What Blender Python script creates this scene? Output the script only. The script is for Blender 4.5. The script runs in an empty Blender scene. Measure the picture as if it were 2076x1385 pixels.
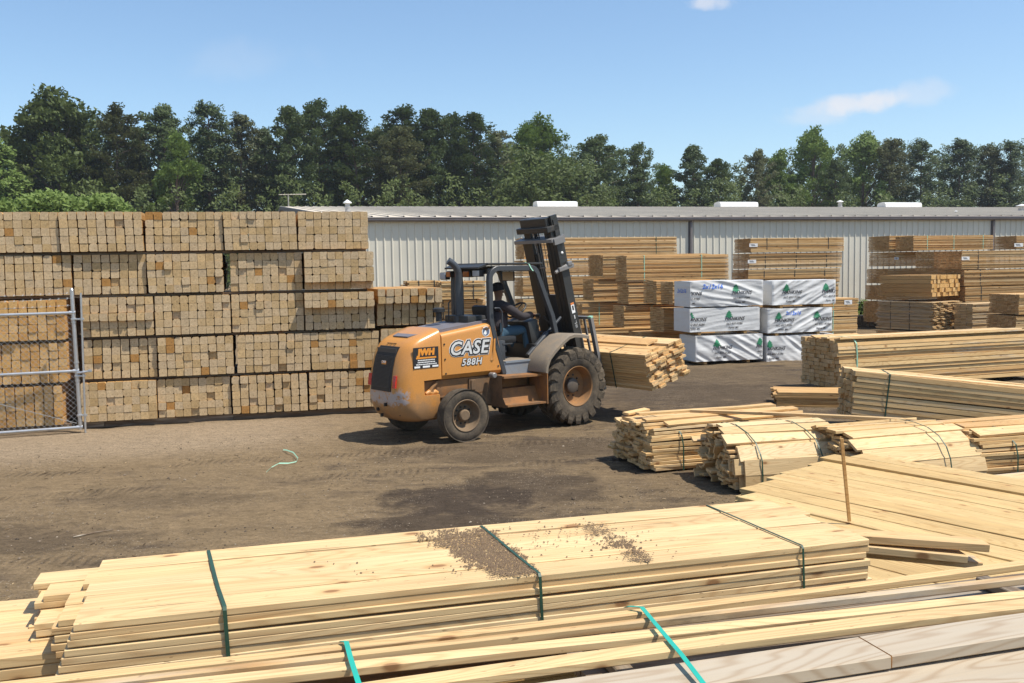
import bpy, bmesh, math, random
from mathutils import Vector, Matrix, noise as mnoise
S = bpy.context.scene
COL = S.collection
PI = math.pi
R = random.Random(11)
def rad(a): return math.radians(a)

# ------------------------------------------------------------------ camera
EYE = 2.6; FPX = 1950.0; PITCH = rad(4.355); ROLL = rad(1.0)
cF = Vector((0, math.cos(PITCH), -math.sin(PITCH)))
_r0 = Vector((1, 0, 0)); _u0 = Vector((0, math.sin(PITCH), math.cos(PITCH)))
cR = _r0*math.cos(ROLL) - _u0*math.sin(ROLL); cU = _u0*math.cos(ROLL) + _r0*math.sin(ROLL)
cd = bpy.data.cameras.new("camera"); cam = bpy.data.objects.new("camera", cd); COL.objects.link(cam)
cam.matrix_world = Matrix(((cR.x, cU.x, -cF.x, 0), (cR.y, cU.y, -cF.y, 0), (cR.z, cU.z, -cF.z, EYE), (0, 0, 0, 1)))
cd.sensor_width = 36; cd.lens = FPX/2076*36; cd.clip_end = 3000; cd.clip_start = 0.05
S.camera = cam
CP = Vector((0, 0, EYE))
# survey helpers: a sighting line from the camera station, met with a level, a depth or an upright plane
def ray(u, v): return cF + cR*((u-1038)/FPX) - cU*((v-692.5)/FPX)
def at(u, v, z=0.0):
    d = ray(u, v); return CP + d*((z-EYE)/d.z)
def at_y(u, v, y):
    d = ray(u, v); return CP + d*(y/d.y)
def on_plane(u, v, P, n):
    d = ray(u, v); return CP + d*((Vector(P)-CP).dot(n)/d.dot(n))

# ------------------------------------------------------------------ sun and sky
YA = rad(15.4)                                   # direction of the yard's rows
E1 = Vector((math.cos(YA), math.sin(YA), 0)); N1 = Vector((-math.sin(YA), math.cos(YA), 0))
SUN = (E1*0.42 - N1*0.29 + Vector((0, 0, 1))).normalized()
SUN_EL = math.asin(SUN.z); SUN_ROT = math.atan2(SUN.x, SUN.y)
sl = bpy.data.lights.new("sun", 'SUN'); sun = bpy.data.objects.new("sun", sl); COL.objects.link(sun)
sl.energy = 4.6; sl.angle = rad(0.53); sl.color = (1, 0.94, 0.84)
sun.rotation_euler = SUN.to_track_quat('Z', 'Y').to_euler(); sun.location = (0, 0, 60)
W = bpy.data.worlds.new("World"); S.world = W; W.use_nodes = True
S.view_settings.view_transform = 'Standard'; S.view_settings.look = 'None'
S.view_settings.exposure = 0.4; S.view_settings.gamma = 1; S.view_settings.use_curve_mapping = False

class G:
    """short hand for node trees"""
    def __init__(s, nt): s.nt = nt; s.nt.nodes.clear()
    def n(s, t, ins=None, **props):
        nd = s.nt.nodes.new(t)
        for k, v in props.items(): setattr(nd, k, v)
        for k, v in (ins or {}).items():
            sk = nd.inputs[k]
            if isinstance(v, bpy.types.NodeSocket): s.nt.links.new(v, sk)
            elif isinstance(v, bpy.types.Node): s.nt.links.new(v.outputs[0], sk)
            else: sk.default_value = v
        return nd
    def m(s, op, a, b=0.0, clamp=False):
        return s.n('ShaderNodeMath', {0: a, 1: b}, operation=op, use_clamp=clamp).outputs[0]
    def vm(s, op, a, b=(0, 0, 0)):
        return s.n('ShaderNodeVectorMath', {0: a, 1: b}, operation=op).outputs[0]
    def noise(s, vec, scale=1, detail=2, rough=.5):
        return s.n('ShaderNodeTexNoise', {'Vector': vec, 'Scale': scale, 'Detail': detail, 'Roughness': rough}).outputs[0]
    def mix(s, f, a, b, mode='MIX'):
        nd = s.n('ShaderNodeMix', {0: f}, data_type='RGBA', blend_type=mode)
        for i, v in ((6, a), (7, b)):
            if isinstance(v, bpy.types.NodeSocket): s.nt.links.new(v, nd.inputs[i])
            else: nd.inputs[i].default_value = (*v[:3], 1)
        return nd.outputs[2]
    def ramp(s, f, stops, interp='LINEAR'):
        nd = s.n('ShaderNodeValToRGB', {0: f}); cr = nd.color_ramp; cr.interpolation = interp
        while len(cr.elements) < len(stops): cr.elements.new(.5)
        for e, (p, c) in zip(cr.elements, stops):
            e.position = p; e.color = (*c, 1) if hasattr(c, '__len__') else (c, c, c, 1)
        return nd.outputs[0]
    def sm(s, x, a, b):          # smooth step from a to b
        return s.n('ShaderNodeMapRange', {0: x, 1: a, 2: b, 3: 0.0, 4: 1.0}, interpolation_type='SMOOTHSTEP').outputs[0]
def mat(name):
    m = bpy.data.materials.new(name); m.use_nodes = True
    return m, G(m.node_tree)
def finish(g, color, rough=.6, bump=None, bstr=.3, bdist=.01, metal=0.0, spec=.4, **kw):
    ins = {'Base Color': color if not isinstance(color, tuple) else (*color, 1), 'Roughness': rough, 'Metallic': metal, 'Specular IOR Level': spec}
    ins.update(kw)
    if bump is not None:
        ins['Normal'] = g.n('ShaderNodeBump', {'Height': bump, 'Strength': bstr, 'Distance': bdist}).outputs[0]
    b = g.n('ShaderNodeBsdfPrincipled', ins)
    g.n('ShaderNodeOutputMaterial', {'Surface': b.outputs[0]})

def build_sky():
    g = G(W.node_tree)
    sky = g.n('ShaderNodeTexSky', sky_type='NISHITA', sun_disc=False, sun_elevation=SUN_EL, sun_rotation=SUN_ROT,
              altitude=50, air_density=1.0, dust_density=.7, ozone_density=2.2)
    d = g.n('ShaderNodeTexCoord').outputs['Generated']
    xyz = g.n('ShaderNodeSeparateXYZ', {0: d})
    iy = g.m('DIVIDE', 1.0, g.m('MAXIMUM', xyz.outputs[1], .05))
    a = g.m('MULTIPLY', xyz.outputs[0], iy); e = g.m('MULTIPLY', xyz.outputs[2], iy)   # azimuth and height of a sky point
    col = g.mix(1.0, sky.outputs[0], (.80, .86, .88), 'MULTIPLY')
    def cloud(col, u, v, wu, wv, tilt, amt, sc):
        q = ray(u, v); a0 = q.x/q.y; e0 = q.z/q.y
        da = g.m('SUBTRACT', a, a0); de = g.m('SUBTRACT', e, e0)
        de = g.m('SUBTRACT', de, g.m('MULTIPLY', da, tilt))
        p = g.n('ShaderNodeCombineXYZ', {0: da, 1: de, 2: u*.01})
        nz = g.noise(p, sc, 6, .62)
        rr = g.m('ADD', g.m('POWER', g.m('ABSOLUTE', g.m('MULTIPLY', da, 1/wu)), 2.0), g.m('POWER', g.m('ABSOLUTE', g.m('MULTIPLY', de, 1/wv)), 2.0))
        f = g.m('ADD', g.m('SUBTRACT', 1.0, rr), g.m('MULTIPLY', g.m('SUBTRACT', nz, .5), 2.6))
        f = g.m('MULTIPLY', g.sm(f, .1, 1.25), amt)
        return g.mix(f, col, (4.6, 4.5, 4.6))
    col = cloud(col, 1745, 208, .075, .0135, .10, .75, 22)
    col = cloud(col, 1860, 190, .05, .016, .1, .3, 26)
    col = cloud(col, 1640, 236, .05, .012, .0, .3, 26)
    col = cloud(col, 1440, 6, .035, .009, .0, .55, 26)
    col = cloud(col, 500, 120, .08, .03, .0, .10, 16)
    bg = g.n('ShaderNodeBackground', {'Color': col, 'Strength': 0.15})
    g.n('ShaderNodeOutputWorld', {'Surface': bg.outputs[0]})
build_sky()

# ------------------------------------------------------------------ objects
def tag(o, label=None, cat=None, group=None, kind=None):
    if label: o["label"] = label
    if cat: o["category"] = cat
    if group: o["group"] = group
    if kind: o["kind"] = kind
    return o
def empty(name, loc=(0, 0, 0), rot=(0, 0, 0), parent=None):
    o = bpy.data.objects.new(name, None); COL.objects.link(o); o.location = loc; o.rotation_euler = rot; o.empty_display_size = .2
    if parent: o.parent = parent
    return o
def link(name, me, parent=None, loc=(0, 0, 0), rot=(0, 0, 0)):
    o = bpy.data.objects.new(name, me); COL.objects.link(o); o.location = loc; o.rotation_euler = rot
    if parent: o.parent = parent
    return o
class MB:
    """collects shapes into one mesh"""
    def __init__(s): s.v = []; s.f = []; s.mi = []; s.t = []; s.sm = []; s.ct = 0.0; s.cm = 0; s.cs = False
    def add(s, vs, fs, M=None):
        o = len(s.v)
        s.v += [tuple(M @ Vector(p)) if M else tuple(p) for p in vs]
        for f in fs:
            s.f.append([i+o for i in f]); s.mi.append(s.cm); s.t.append(s.ct); s.sm.append(s.cs)
    def box(s, c, d, M=None, R_=None):
        x, y, z = [k/2 for k in d]
        vs = [Vector((i*x, j*y, k*z)) for i in (-1, 1) for j in (-1, 1) for k in (-1, 1)]
        if R_ is not None: vs = [R_ @ p for p in vs]
        vs = [p + Vector(c) for p in vs]
        s.add(vs, [(0, 1, 3, 2), (4, 6, 7, 5), (0, 4, 5, 1), (2, 3, 7, 6), (0, 2, 6, 4), (1, 5, 7, 3)], M)
    def cbox(s, c, d, b=.01, M=None, R_=None):      # box with chamfered edges
        x, y, z = [k/2 for k in d]; b = min(b, x*.9, y*.9, z*.9)
        bm = bmesh.new(); bmesh.ops.create_cube(bm, size=1)
        for p in bm.verts: p.co = Vector((p.co.x*d[0], p.co.y*d[1], p.co.z*d[2]))
        bmesh.ops.bevel(bm, geom=list(bm.edges), offset=b, segments=2, affect='EDGES', profile=.6)
        bm.verts.index_update()
        vs = [(R_ @ p.co if R_ is not None else p.co) + Vector(c) for p in bm.verts]
        s.add(vs, [[q.index for q in f.verts] for f in bm.faces], M); bm.free()
    def loft(s, loops, cap0=True, cap1=True, closed=True, M=None):
        n = len(loops[0]); vs = [p for l in loops for p in l]; fs = []
        for i in range(len(loops)-1):
            for j in range(n if closed else n-1):
                k = (j+1) % n
                fs.append((i*n+j, i*n+k, (i+1)*n+k, (i+1)*n+j))
        if cap0: fs.append(list(range(n))[::-1])
        if cap1: fs.append([(len(loops)-1)*n+j for j in range(n)])
        s.add(vs, fs, M)
    def tube(s, pts, r, n=8, M=None, cap=True, sq=False):
        pts = [Vector(p) for p in pts]; loops = []
        up = Vector((0, 0, 1))
        for i, p in enumerate(pts):
            t = (pts[min(i+1, len(pts)-1)] - pts[max(i-1, 0)]).normalized()
            if abs(t.dot(up)) > .98: up = Vector((0, 1, 0)) if abs(t.y) < .9 else Vector((1, 0, 0))
            a = t.cross(up).normalized(); b = a.cross(t).normalized(); up = b
            rr = r[i] if hasattr(r, '__len__') else r
            if sq:
                w, h = rr if hasattr(rr, '__len__') else (rr, rr)
                loops.append([p + a*(x*w) + b*(y*h) for x, y in ((-.8, -1), (.8, -1), (1, -.8), (1, .8), (.8, 1), (-.8, 1), (-1, .8), (-1, -.8))])
            else: loops.append([p + (a*math.cos(2*PI*k/n) + b*math.sin(2*PI*k/n))*rr for k in range(n)])
        s.loft(loops, cap, cap, M=M)
    def lathe(s, prof, n=32, M=None, axis='Y', c0=True, c1=True):     # prof of (offset along axis, radius)
        loops = []
        for y, r in prof:
            loops.append([(r*math.cos(2*PI*k/n), y, r*math.sin(2*PI*k/n)) if axis == 'Y' else (r*math.cos(2*PI*k/n), r*math.sin(2*PI*k/n), y) for k in range(n)])
        s.loft(loops, c0, c1, M=M)
    def prism(s, poly, a, b, M=None):               # poly in x,z ; extruded along y from a to b
        n = len(poly)
        s.loft([[(x, a, z) for x, z in poly], [(x, b, z) for x, z in poly]], M=M)
    def ribbon(s, pts, wdir, w, th=.0015, M=None):
        pts = [Vector(p) for p in pts]; wd = Vector(wdir).normalized()*(w/2); loops = []
        for i, p in enumerate(pts):
            t = (pts[min(i+1, len(pts)-1)] - pts[max(i-1, 0)]).normalized()
            nn = t.cross(wd).normalized()*th
            loops.append([p-wd-nn, p+wd-nn, p+wd+nn, p-wd+nn])
        s.loft(loops, M=M)
    def mesh(s, name, mats):
        me = bpy.data.meshes.new(name); me.from_pydata(s.v, [], s.f)
        me.polygons.foreach_set('material_index', s.mi); me.polygons.foreach_set('use_smooth', s.sm)
        if any(s.t):
            at_ = me.attributes.new('tint', 'FLOAT', 'FACE'); at_.data.foreach_set('value', s.t)
        for m in (mats if isinstance(mats, (list, tuple)) else [mats]): me.materials.append(m)
        me.update(); return me
    def build(s, name, mats, parent=None, loc=(0, 0, 0), rot=(0, 0, 0), smooth=None, fix=True, auto=None):
        me = s.mesh(name, mats)
        if fix:
            bm = bmesh.new(); bm.from_mesh(me); bmesh.ops.recalc_face_normals(bm, faces=bm.faces)
            if auto is not None:
                for f in bm.faces: f.smooth = True
                for e in bm.edges:
                    if len(e.link_faces) == 2 and e.calc_face_angle(0) > rad(auto): e.smooth = False
            bm.to_mesh(me); bm.free()
        return link(name, me, parent, loc, rot)
def text_mesh(body, size, offset=0.0, shear=0.0, ext=.002, align='CENTER', space=1.0):
    cu = bpy.data.curves.new('lettering', 'FONT'); cu.body = body; cu.size = size; cu.offset = offset; cu.shear = shear
    cu.extrude = ext; cu.align_x = align; cu.align_y = 'CENTER'; cu.space_character = space; cu.resolution_u = 3
    ob = bpy.data.objects.new('lettering', cu); COL.objects.link(ob)
    me = bpy.data.meshes.new_from_object(ob); bpy.data.objects.remove(ob); bpy.data.curves.remove(cu)
    return me

# ------------------------------------------------------------------ materials
def wood(name, tints, grain=.45, rough=.62, weather=0.0, knots=1.0, ring=20., dirt=0.0):
    m, g = mat(name)
    oi = g.n('ShaderNodeObjectInfo'); ta = g.n('ShaderNodeAttribute', attribute_name='tint')
    r = g.m('FRACT', g.m('ADD', oi.outputs['Random'], ta.outputs['Fac']))
    off = g.n('ShaderNodeCombineXYZ', {0: g.m('MULTIPLY', r, 31.7), 1: g.m('MULTIPLY', r, 17.3), 2: g.m('MULTIPLY', r, 9.1)})
    P = g.vm('ADD', g.n('ShaderNodeTexCoord').outputs['Object'], off.outputs[0])
    n1 = g.noise(g.vm('MULTIPLY', P, (.45, 4.5, 4.5)), 1, 1.5, .45)
    rg = g.m('PINGPONG', g.m('MULTIPLY', n1, ring), 1.0)
    rg = g.m('POWER', g.sm(rg, .2, 1.0), 2.2)
    fib = g.noise(g.vm('MULTIPLY', P, (1.6, 95, 95)), 1, 6, .72)
    blo = g.noise(g.vm('MULTIPLY', P, (.9, 5, 5)), 1, 3, .6)
    base = g.ramp(r, [(i/max(1, len(tints)-1), c) for i, c in enumerate(tints)])
    c = g.mix(g.m('MULTIPLY', rg, grain), base, g.mix(1.0, base, (.58, .40, .26), 'MULTIPLY'))
    c = g.mix(1.0, c, g.ramp(blo, [(.25, .80), (.75, 1.10)]), 'MULTIPLY')
    c = g.mix(1.0, c, g.ramp(fib, [(.28, .74), (.5, 1.0), (.72, 1.08)]), 'MULTIPLY')
    if knots:
        ps = g.n('ShaderNodeSeparateXYZ', {0: P}); pv = g.n('ShaderNodeCombineXYZ', {0: g.m('MULTIPLY', ps.outputs[0], 3.0), 1: g.m('MULTIPLY', g.m('ADD', ps.outputs[1], g.m('MULTIPLY', ps.outputs[2], .8)), 6.0)})
        vo = g.n('ShaderNodeTexVoronoi', {'Vector': pv.outputs[0], 'Scale': 1.0, 'Randomness': 1.0}, feature='F1', voronoi_dimensions='2D')
        kd = g.m('ADD', vo.outputs['Distance'], g.m('MULTIPLY', g.m('SUBTRACT', blo, .5), .08))
        pick = g.m('GREATER_THAN', g.n('ShaderNodeSeparateColor', {0: vo.outputs['Color']}).outputs[0], 1-.18*knots)
        k = g.m('MULTIPLY', g.m('SUBTRACT', 1.0, g.sm(kd, .05, .12)), pick)
        halo = g.m('MULTIPLY', g.m('SUBTRACT', 1.0, g.sm(kd, .10, .24)), pick)
        c = g.mix(g.m('MULTIPLY', halo, .35), c, (.48, .26, .09)); c = g.mix(g.m('MULTIPLY', k, .8), c, (.22, .095, .035))
    spl = g.sm(g.noise(g.vm('MULTIPLY', P, (.9, 42, 42)), 1, 3, .55), .665, .70)
    c = g.mix(g.m('MULTIPLY', spl, .62), c, (.20, .105, .045))
    spk = g.sm(g.noise(g.vm('MULTIPLY', P, (16, 60, 60)), 1, 2, .5), .70, .735)
    c = g.mix(g.m('MULTIPLY', spk, .55), c, (.16, .085, .04))
    res = g.sm(g.noise(g.vm('MULTIPLY', P, (.6, 6, 6)), 1, 3, .6), .60, .74)
    c = g.mix(g.m('MULTIPLY', res, .42), c, g.mix(1.0, base, (.74, .52, .32), 'MULTIPLY'))
    if weather:
        wn = g.sm(g.noise(g.vm('MULTIPLY', P, (.7, 7, 7)), 1, 4, .65), .55-.35*weather, .8-.25*weather)
        if weather > .5: wn = g.m('ADD', g.m('MULTIPLY', wn, .25), .68)
        gr = g.mix(g.m('MULTIPLY', rg, .45), (.445, .385, .30), (.29, .20, .12))
        c = g.mix(g.m('MULTIPLY', wn, .9), c, gr)
    if dirt:
        dn = g.sm(g.noise(g.vm('MULTIPLY', P, (1.5, 9, 9)), 1, 6, .7), .62-.2*dirt, .74)
        c = g.mix(g.m('MULTIPLY', dn, .75), c, (.10, .07, .045))
    h = g.m('ADD', g.m('MULTIPLY', rg, .4), fib)
    finish(g, c, rough, h, .35, .0012, spec=.25)
    return m
def endgrain(name, tints, dark=.55, tone_amt=.0, scale=260.):
    m, g = mat(name)
    oi = g.n('ShaderNodeObjectInfo'); ta = g.n('ShaderNodeAttribute', attribute_name='tint')
    r = g.m('FRACT', g.m('ADD', oi.outputs['Random'], ta.outputs['Fac']))
    P = g.n('ShaderNodeTexCoord').outputs['Object']
    s = g.n('ShaderNodeSeparateXYZ', {0: P})
    oy = g.m('MULTIPLY', g.m('SUBTRACT', g.m('FRACT', g.m('MULTIPLY', r, 7.3)), .5), .07); oz = g.m('MULTIPLY', g.m('SUBTRACT', g.m('FRACT', g.m('MULTIPLY', r, 13.7)), .5), .07)
    q = g.n('ShaderNodeCombineXYZ', {1: g.m('ADD', s.outputs[1], oy), 2: g.m('ADD', s.outputs[2], oz), 0: g.m('MULTIPLY', r, 30.0)})
    q0 = g.n('ShaderNodeCombineXYZ', {1: g.m('ADD', s.outputs[1], oy), 2: g.m('ADD', s.outputs[2], oz)})
    d = g.n('ShaderNodeVectorMath', {0: q0.outputs[0]}, operation='LENGTH').outputs['Value']
    n = g.noise(q.outputs[0], 26, 3, .6); n2 = g.noise(q.outputs[0], 90, 3, .7)
    rings = g.m('SINE', g.m('ADD', g.m('MULTIPLY', d, scale), g.m('MULTIPLY', n, 7.0)))
    base = g.ramp(r, [(i/max(1, len(tints)-1), c) for i, c in enumerate(tints)], 'CONSTANT' if len(tints) > 5 else 'LINEAR')
    c = g.mix(g.m('MULTIPLY', g.m('ADD', rings, 1.0), .10), base, g.mix(1.0, base, (.6, .45, .32), 'MULTIPLY'))
    c = g.mix(1.0, c, g.ramp(n, [(.3, .80), (.7, 1.12)]), 'MULTIPLY')
    c = g.mix(1.0, c, g.ramp(n2, [(.3, .93), (.7, 1.05)]), 'MULTIPLY')
    pith = g.m('SUBTRACT', 1.0, g.sm(d, .004, .014))
    c = g.mix(g.m('MULTIPLY', pith, .5), c, (.16, .085, .04))
    chk = g.sm(g.noise(g.vm('MULTIPLY', q.outputs[0], (1, 1, 1)), 55, 1, .4), .71, .76)
    c = g.mix(g.m('MULTIPLY', chk, .7), c, (.20, .115, .06))
    finish(g, c, .8, n2, .3, .002, spec=.15)
    return m
def paint(name, col, rough=.45, dirt=.4, dcol=(.20, .135, .075), metal=0.0, scale=5., spec=.5, coat=0.0):
    m, g = mat(name)
    P = g.n('ShaderNodeTexCoord').outputs['Object']
    n = g.noise(P, scale, 6, .65); f = g.noise(P, scale*9, 4, .7)
    k = g.sm(g.m('ADD', g.m('MULTIPLY', n, .75), g.m('MULTIPLY', f, .25)), .62-.32*dirt, .80-.12*dirt)
    c = g.mix(g.m('MULTIPLY', k, min(1, dirt*1.3)), col, dcol)
    c = g.mix(1.0, c, g.ramp(f, [(.3, .9), (.7, 1.06)]), 'MULTIPLY')
    finish(g, c, g.m('ADD', rough, g.m('MULTIPLY', k, .35)), f, .12, .003, metal=metal, spec=spec, **({'Coat Weight': coat, 'Coat Roughness': .15} if coat else {}))
    return m
M = {}
fresh = [(.60, .375, .155), (.70, .48, .225), (.64, .42, .185), (.75, .545, .285), (.58, .35, .14), (.68, .45, .205)]
pale = [(.60, .395, .185), (.70, .505, .26), (.64, .44, .21), (.73, .55, .305)]
tan = [(.52, .305, .115), (.60, .37, .15), (.46, .26, .095), (.55, .335, .13)]
M['fresh'] = wood('fresh_pine', fresh, grain=.34, ring=60., weather=.03)
M['pale'] = wood('pale_pine', pale, grain=.32, knots=1., ring=60.)
M['tan'] = wood('tan_pine', tan, grain=.35, ring=34.)
M['deck'] = wood('weathered_tan_pine', [(.56, .385, .165), (.62, .44, .20), (.59, .41, .18), (.52, .35, .145)], grain=.40, ring=60.)
M['grey'] = wood('grey_weathered_pine', [(.44, .325, .19), (.40, .29, .165)], grain=.5, weather=.66, ring=60.)
M['stain'] = wood('stained_pine', [(.66, .48, .26), (.62, .42, .20)], grain=.5, weather=.35, dirt=.55)
M['orange'] = wood('orange_pine', [(.60, .33, .11), (.66, .39, .15)])
M['dun'] = wood('old_timber_and_gap_shade', [(.16, .12, .085), (.20, .15, .10)], grain=.5, weather=.3)  # old dunnage colour; also painted shade on the front bundle's lower boards
M['pack'] = wood('yard_pine', [(.60, .355, .14), (.72, .48, .225), (.53, .29, .105), (.68, .43, .185), (.77, .55, .29), (.58, .33, .13)], grain=.3, ring=30.)
M['pack_end'] = endgrain('pack_end', [(.62, .37, .16), (.52, .295, .115), (.68, .43, .20), (.46, .25, .10), (.60, .36, .15)], scale=60.)
M['end'] = endgrain('board_end', [(.60, .40, .19), (.66, .46, .24), (.52, .33, .14), (.70, .50, .27)], scale=500.)
M['post_end'] = endgrain('post_end', [(0.604, 0.458, 0.279), (0.482, 0.34, 0.172), (0.588, 0.438, 0.257), (0.565, 0.406, 0.217), (0.557, 0.41, 0.234), (0.553, 0.392, 0.202), (0.533, 0.386, 0.21), (0.573, 0.436, 0.268), (0.603, 0.442, 0.249), (0.42, 0.22, 0.07), (0.479, 0.336, 0.167), (0.538, 0.386, 0.207), (0.526, 0.397, 0.24), (0.546, 0.401, 0.226), (0.507, 0.355, 0.176), (0.519, 0.367, 0.188), (0.544, 0.414, 0.255), (0.566, 0.402, 0.208), (0.596, 0.446, 0.264), (0.574, 0.434, 0.263), (0.578, 0.432, 0.256), (0.523, 0.397, 0.244), (0.605, 0.429, 0.221), (0.577, 0.429, 0.25), (0.537, 0.393, 0.221), (0.541, 0.409, 0.249), (0.543, 0.407, 0.243)], scale=230.)
M['post_end_orange'] = endgrain('post_end_fresh', [(.60, .35, .12), (.66, .41, .16), (.55, .30, .095), (.62, .39, .16), (.68, .45, .21)])
def simple(name, col, rough=.5, metal=0.0, spec=.5, bumpscale=0, **kw):
    m, g = mat(name)
    b = None
    if bumpscale: b = g.noise(g.n('ShaderNodeTexCoord').outputs['Object'], bumpscale, 4, .6)
    n = g.noise(g.n('ShaderNodeTexCoord').outputs['Object'], 7, 4, .6)
    c = g.mix(1.0, col, g.ramp(n, [(.3, .88), (.7, 1.08)]), 'MULTIPLY')
    finish(g, c, rough, b, .25, .01, metal=metal, spec=spec, **kw)
    return m
M['strap_green'] = simple('dark_green_strap', (.022, .065, .038), .45)
M['strap_teal'] = simple('teal_strap', (.02, .38, .29), .35)
M['strap_pale'] = simple('pale_green_strap', (.30, .55, .40), .35)
M['strap_black'] = simple('black_strap', (.03, .03, .028), .5)
M['paper'] = simple('paper_tag', (.78, .77, .74), .7)
M['ink'] = simple('black_ink', (.02, .02, .025), .6)
M['dirt'] = None
# ------------------------------------------------------------------ ground
def ground_h(x, y):
    f = max(0., min(1., (34-y)/8)) * max(0., min(1., (16-abs(x))/5))
    if f <= 0: return 0.
    h = mnoise.noise((x*.35, y*.35, 3.1))*.022 + mnoise.noise((x*1.6, y*1.6, 7.7))*.020 + mnoise.noise((x*5, y*5, 1.3))*.010
    # wheel ruts sweeping from the left across the yard
    c = y - (9.6 + .10*x + .45*math.sin(x*.22)); 
    for o in (-.9, .85, 2.3): h -= .022*math.exp(-((c-o)/.16)**2)
    return h*f
def make_ground():
    def axis(a, b, step, ext):
        xs = []; v = a
        while v <= b: xs.append(v); v += step
        lo = []; s = step; v = a
        while v > ext[0]: s *= 1.5; v -= s; lo.append(v)
        hi = []; s = step; v = b
        while v < ext[1]: s *= 1.5; v += s; hi.append(v)
        return lo[::-1] + xs + hi
    xs = axis(-13, 15, .13, (-900, 900)); ys = axis(1.5, 27, .11, (-120, 1500))
    nx, ny = len(xs), len(ys)
    v = [(x, y, ground_h(x, y)) for y in ys for x in xs]
    f = [(j*nx+i, j*nx+i+1, (j+1)*nx+i+1, (j+1)*nx+i) for j in range(ny-1) for i in range(nx-1)]
    me = bpy.data.meshes.new('ground'); me.from_pydata(v, [], f); me.polygons.foreach_set('use_smooth', [True]*len(f))
    m, g = mat('packed_dirt_and_gravel')
    P = g.n('ShaderNodeTexCoord').outputs['Object']
    big = g.noise(P, .33, 4, .6); mid = g.noise(P, 1.5, 5, .65); st = g.noise(g.vm('MULTIPLY', P, (.5, 2.6, 1)), 1.3, 5, .62)
    fine = g.noise(P, 30, 7, .8)
    xyz = g.n('ShaderNodeSeparateXYZ', {0: P})
    damp = g.m('ADD', g.m('MULTIPLY', g.sm(xyz.outputs[0], -4.5, 2.5), .30), g.m('MULTIPLY', g.m('SUBTRACT', big, .5), .9))
    damp = g.m('ADD', damp, g.m('MULTIPLY', g.m('SUBTRACT', st, .5), 1.2)); damp = g.m('ADD', damp, g.m('MULTIPLY', g.m('SUBTRACT', mid, .5), 1.5))
    damp = g.sm(damp, -.02, .70)
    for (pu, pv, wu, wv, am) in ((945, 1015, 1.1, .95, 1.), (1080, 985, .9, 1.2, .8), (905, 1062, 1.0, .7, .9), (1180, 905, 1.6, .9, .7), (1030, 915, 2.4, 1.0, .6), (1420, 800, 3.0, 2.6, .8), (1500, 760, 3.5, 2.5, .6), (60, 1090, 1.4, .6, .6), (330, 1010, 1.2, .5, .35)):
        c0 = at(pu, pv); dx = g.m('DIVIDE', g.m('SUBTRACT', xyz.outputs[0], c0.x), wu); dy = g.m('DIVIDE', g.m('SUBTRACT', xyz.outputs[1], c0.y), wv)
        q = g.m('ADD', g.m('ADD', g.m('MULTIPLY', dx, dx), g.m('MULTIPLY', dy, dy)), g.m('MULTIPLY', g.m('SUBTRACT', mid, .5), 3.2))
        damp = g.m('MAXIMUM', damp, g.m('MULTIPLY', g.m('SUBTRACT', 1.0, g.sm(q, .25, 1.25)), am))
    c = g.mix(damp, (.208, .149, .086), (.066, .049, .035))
    c = g.mix(1.0, c, g.ramp(mid, [(.3, .82), (.7, 1.15)]), 'MULTIPLY')
    # paler gravel strip along the foot of the post stack and where the fines are washed off
    c2 = g.m('SUBTRACT', g.m('SUBTRACT', xyz.outputs[1], g.m('MULTIPLY', xyz.outputs[0], .27)), 16.6)
    strip = g.m('MULTIPLY', g.m('MULTIPLY', g.sm(c2, -2.3, -.5), g.m('SUBTRACT', 1.0, g.sm(c2, 1.0, 2.0))), g.m('SUBTRACT', 1.0, g.sm(xyz.outputs[0], -4.5, -1.8)))
    c = g.mix(g.m('MULTIPLY', strip, .7), c, (.32, .245, .165))
    # wheel tracks : worn bands that swing across the yard
    trk = None; wob = g.m('MULTIPLY', g.m('SUBTRACT', g.noise(P, .9, 3, .5), .5), .5)
    for a_, b_, c_, w_ in ((9.0, .16, .012, .20), (12.6, .24, .0, .22), (14.1, .24, .0, .2), (7.6, .05, -.03, .2)):
        q = g.m('ADD', g.m('MULTIPLY', xyz.outputs[0], b_), g.m('MULTIPLY', g.m('MULTIPLY', xyz.outputs[0], xyz.outputs[0]), c_))
        dd = g.m('ABSOLUTE', g.m('ADD', g.m('SUBTRACT', g.m('SUBTRACT', xyz.outputs[1], q), a_), wob))
        t_ = g.m('SUBTRACT', 1.0, g.sm(dd, w_*.55, w_)); trk = t_ if trk is None else g.m('MAXIMUM', trk, t_)
    bars = g.n('ShaderNodeTexWave', {'Vector': g.vm('ADD', P, (0, 0, 0)), 'Scale': 3.2, 'Distortion': 3.0, 'Detail': 2.0, 'Detail Scale': 1.5}, wave_type='BANDS', bands_direction='X').outputs['Fac']
    trk = g.m('MULTIPLY', trk, g.sm(g.noise(P, .7, 4, .6), .38, .58))
    c = g.mix(g.m('MULTIPLY', trk, g.m('ADD', .12, g.m('MULTIPLY', bars, .16))), c, (.05, .035, .025))
    vo = g.n('ShaderNodeTexVoronoi', {'Vector': P, 'Scale': 46.0, 'Randomness': 1.0}, feature='F1')
    vc = g.n('ShaderNodeSeparateColor', {0: vo.outputs['Color']})
    peb = g.m('MULTIPLY', g.m('LESS_THAN', vo.outputs['Distance'], .36), g.m('GREATER_THAN', vc.outputs[0], .58))
    gm = g.sm(g.m('ADD', g.noise(P, .8, 4, .6), g.m('MULTIPLY', strip, .3)), .40, .62)
    peb = g.m('MULTIPLY', peb, g.m('ADD', g.m('MULTIPLY', gm, .85), .08))
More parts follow.
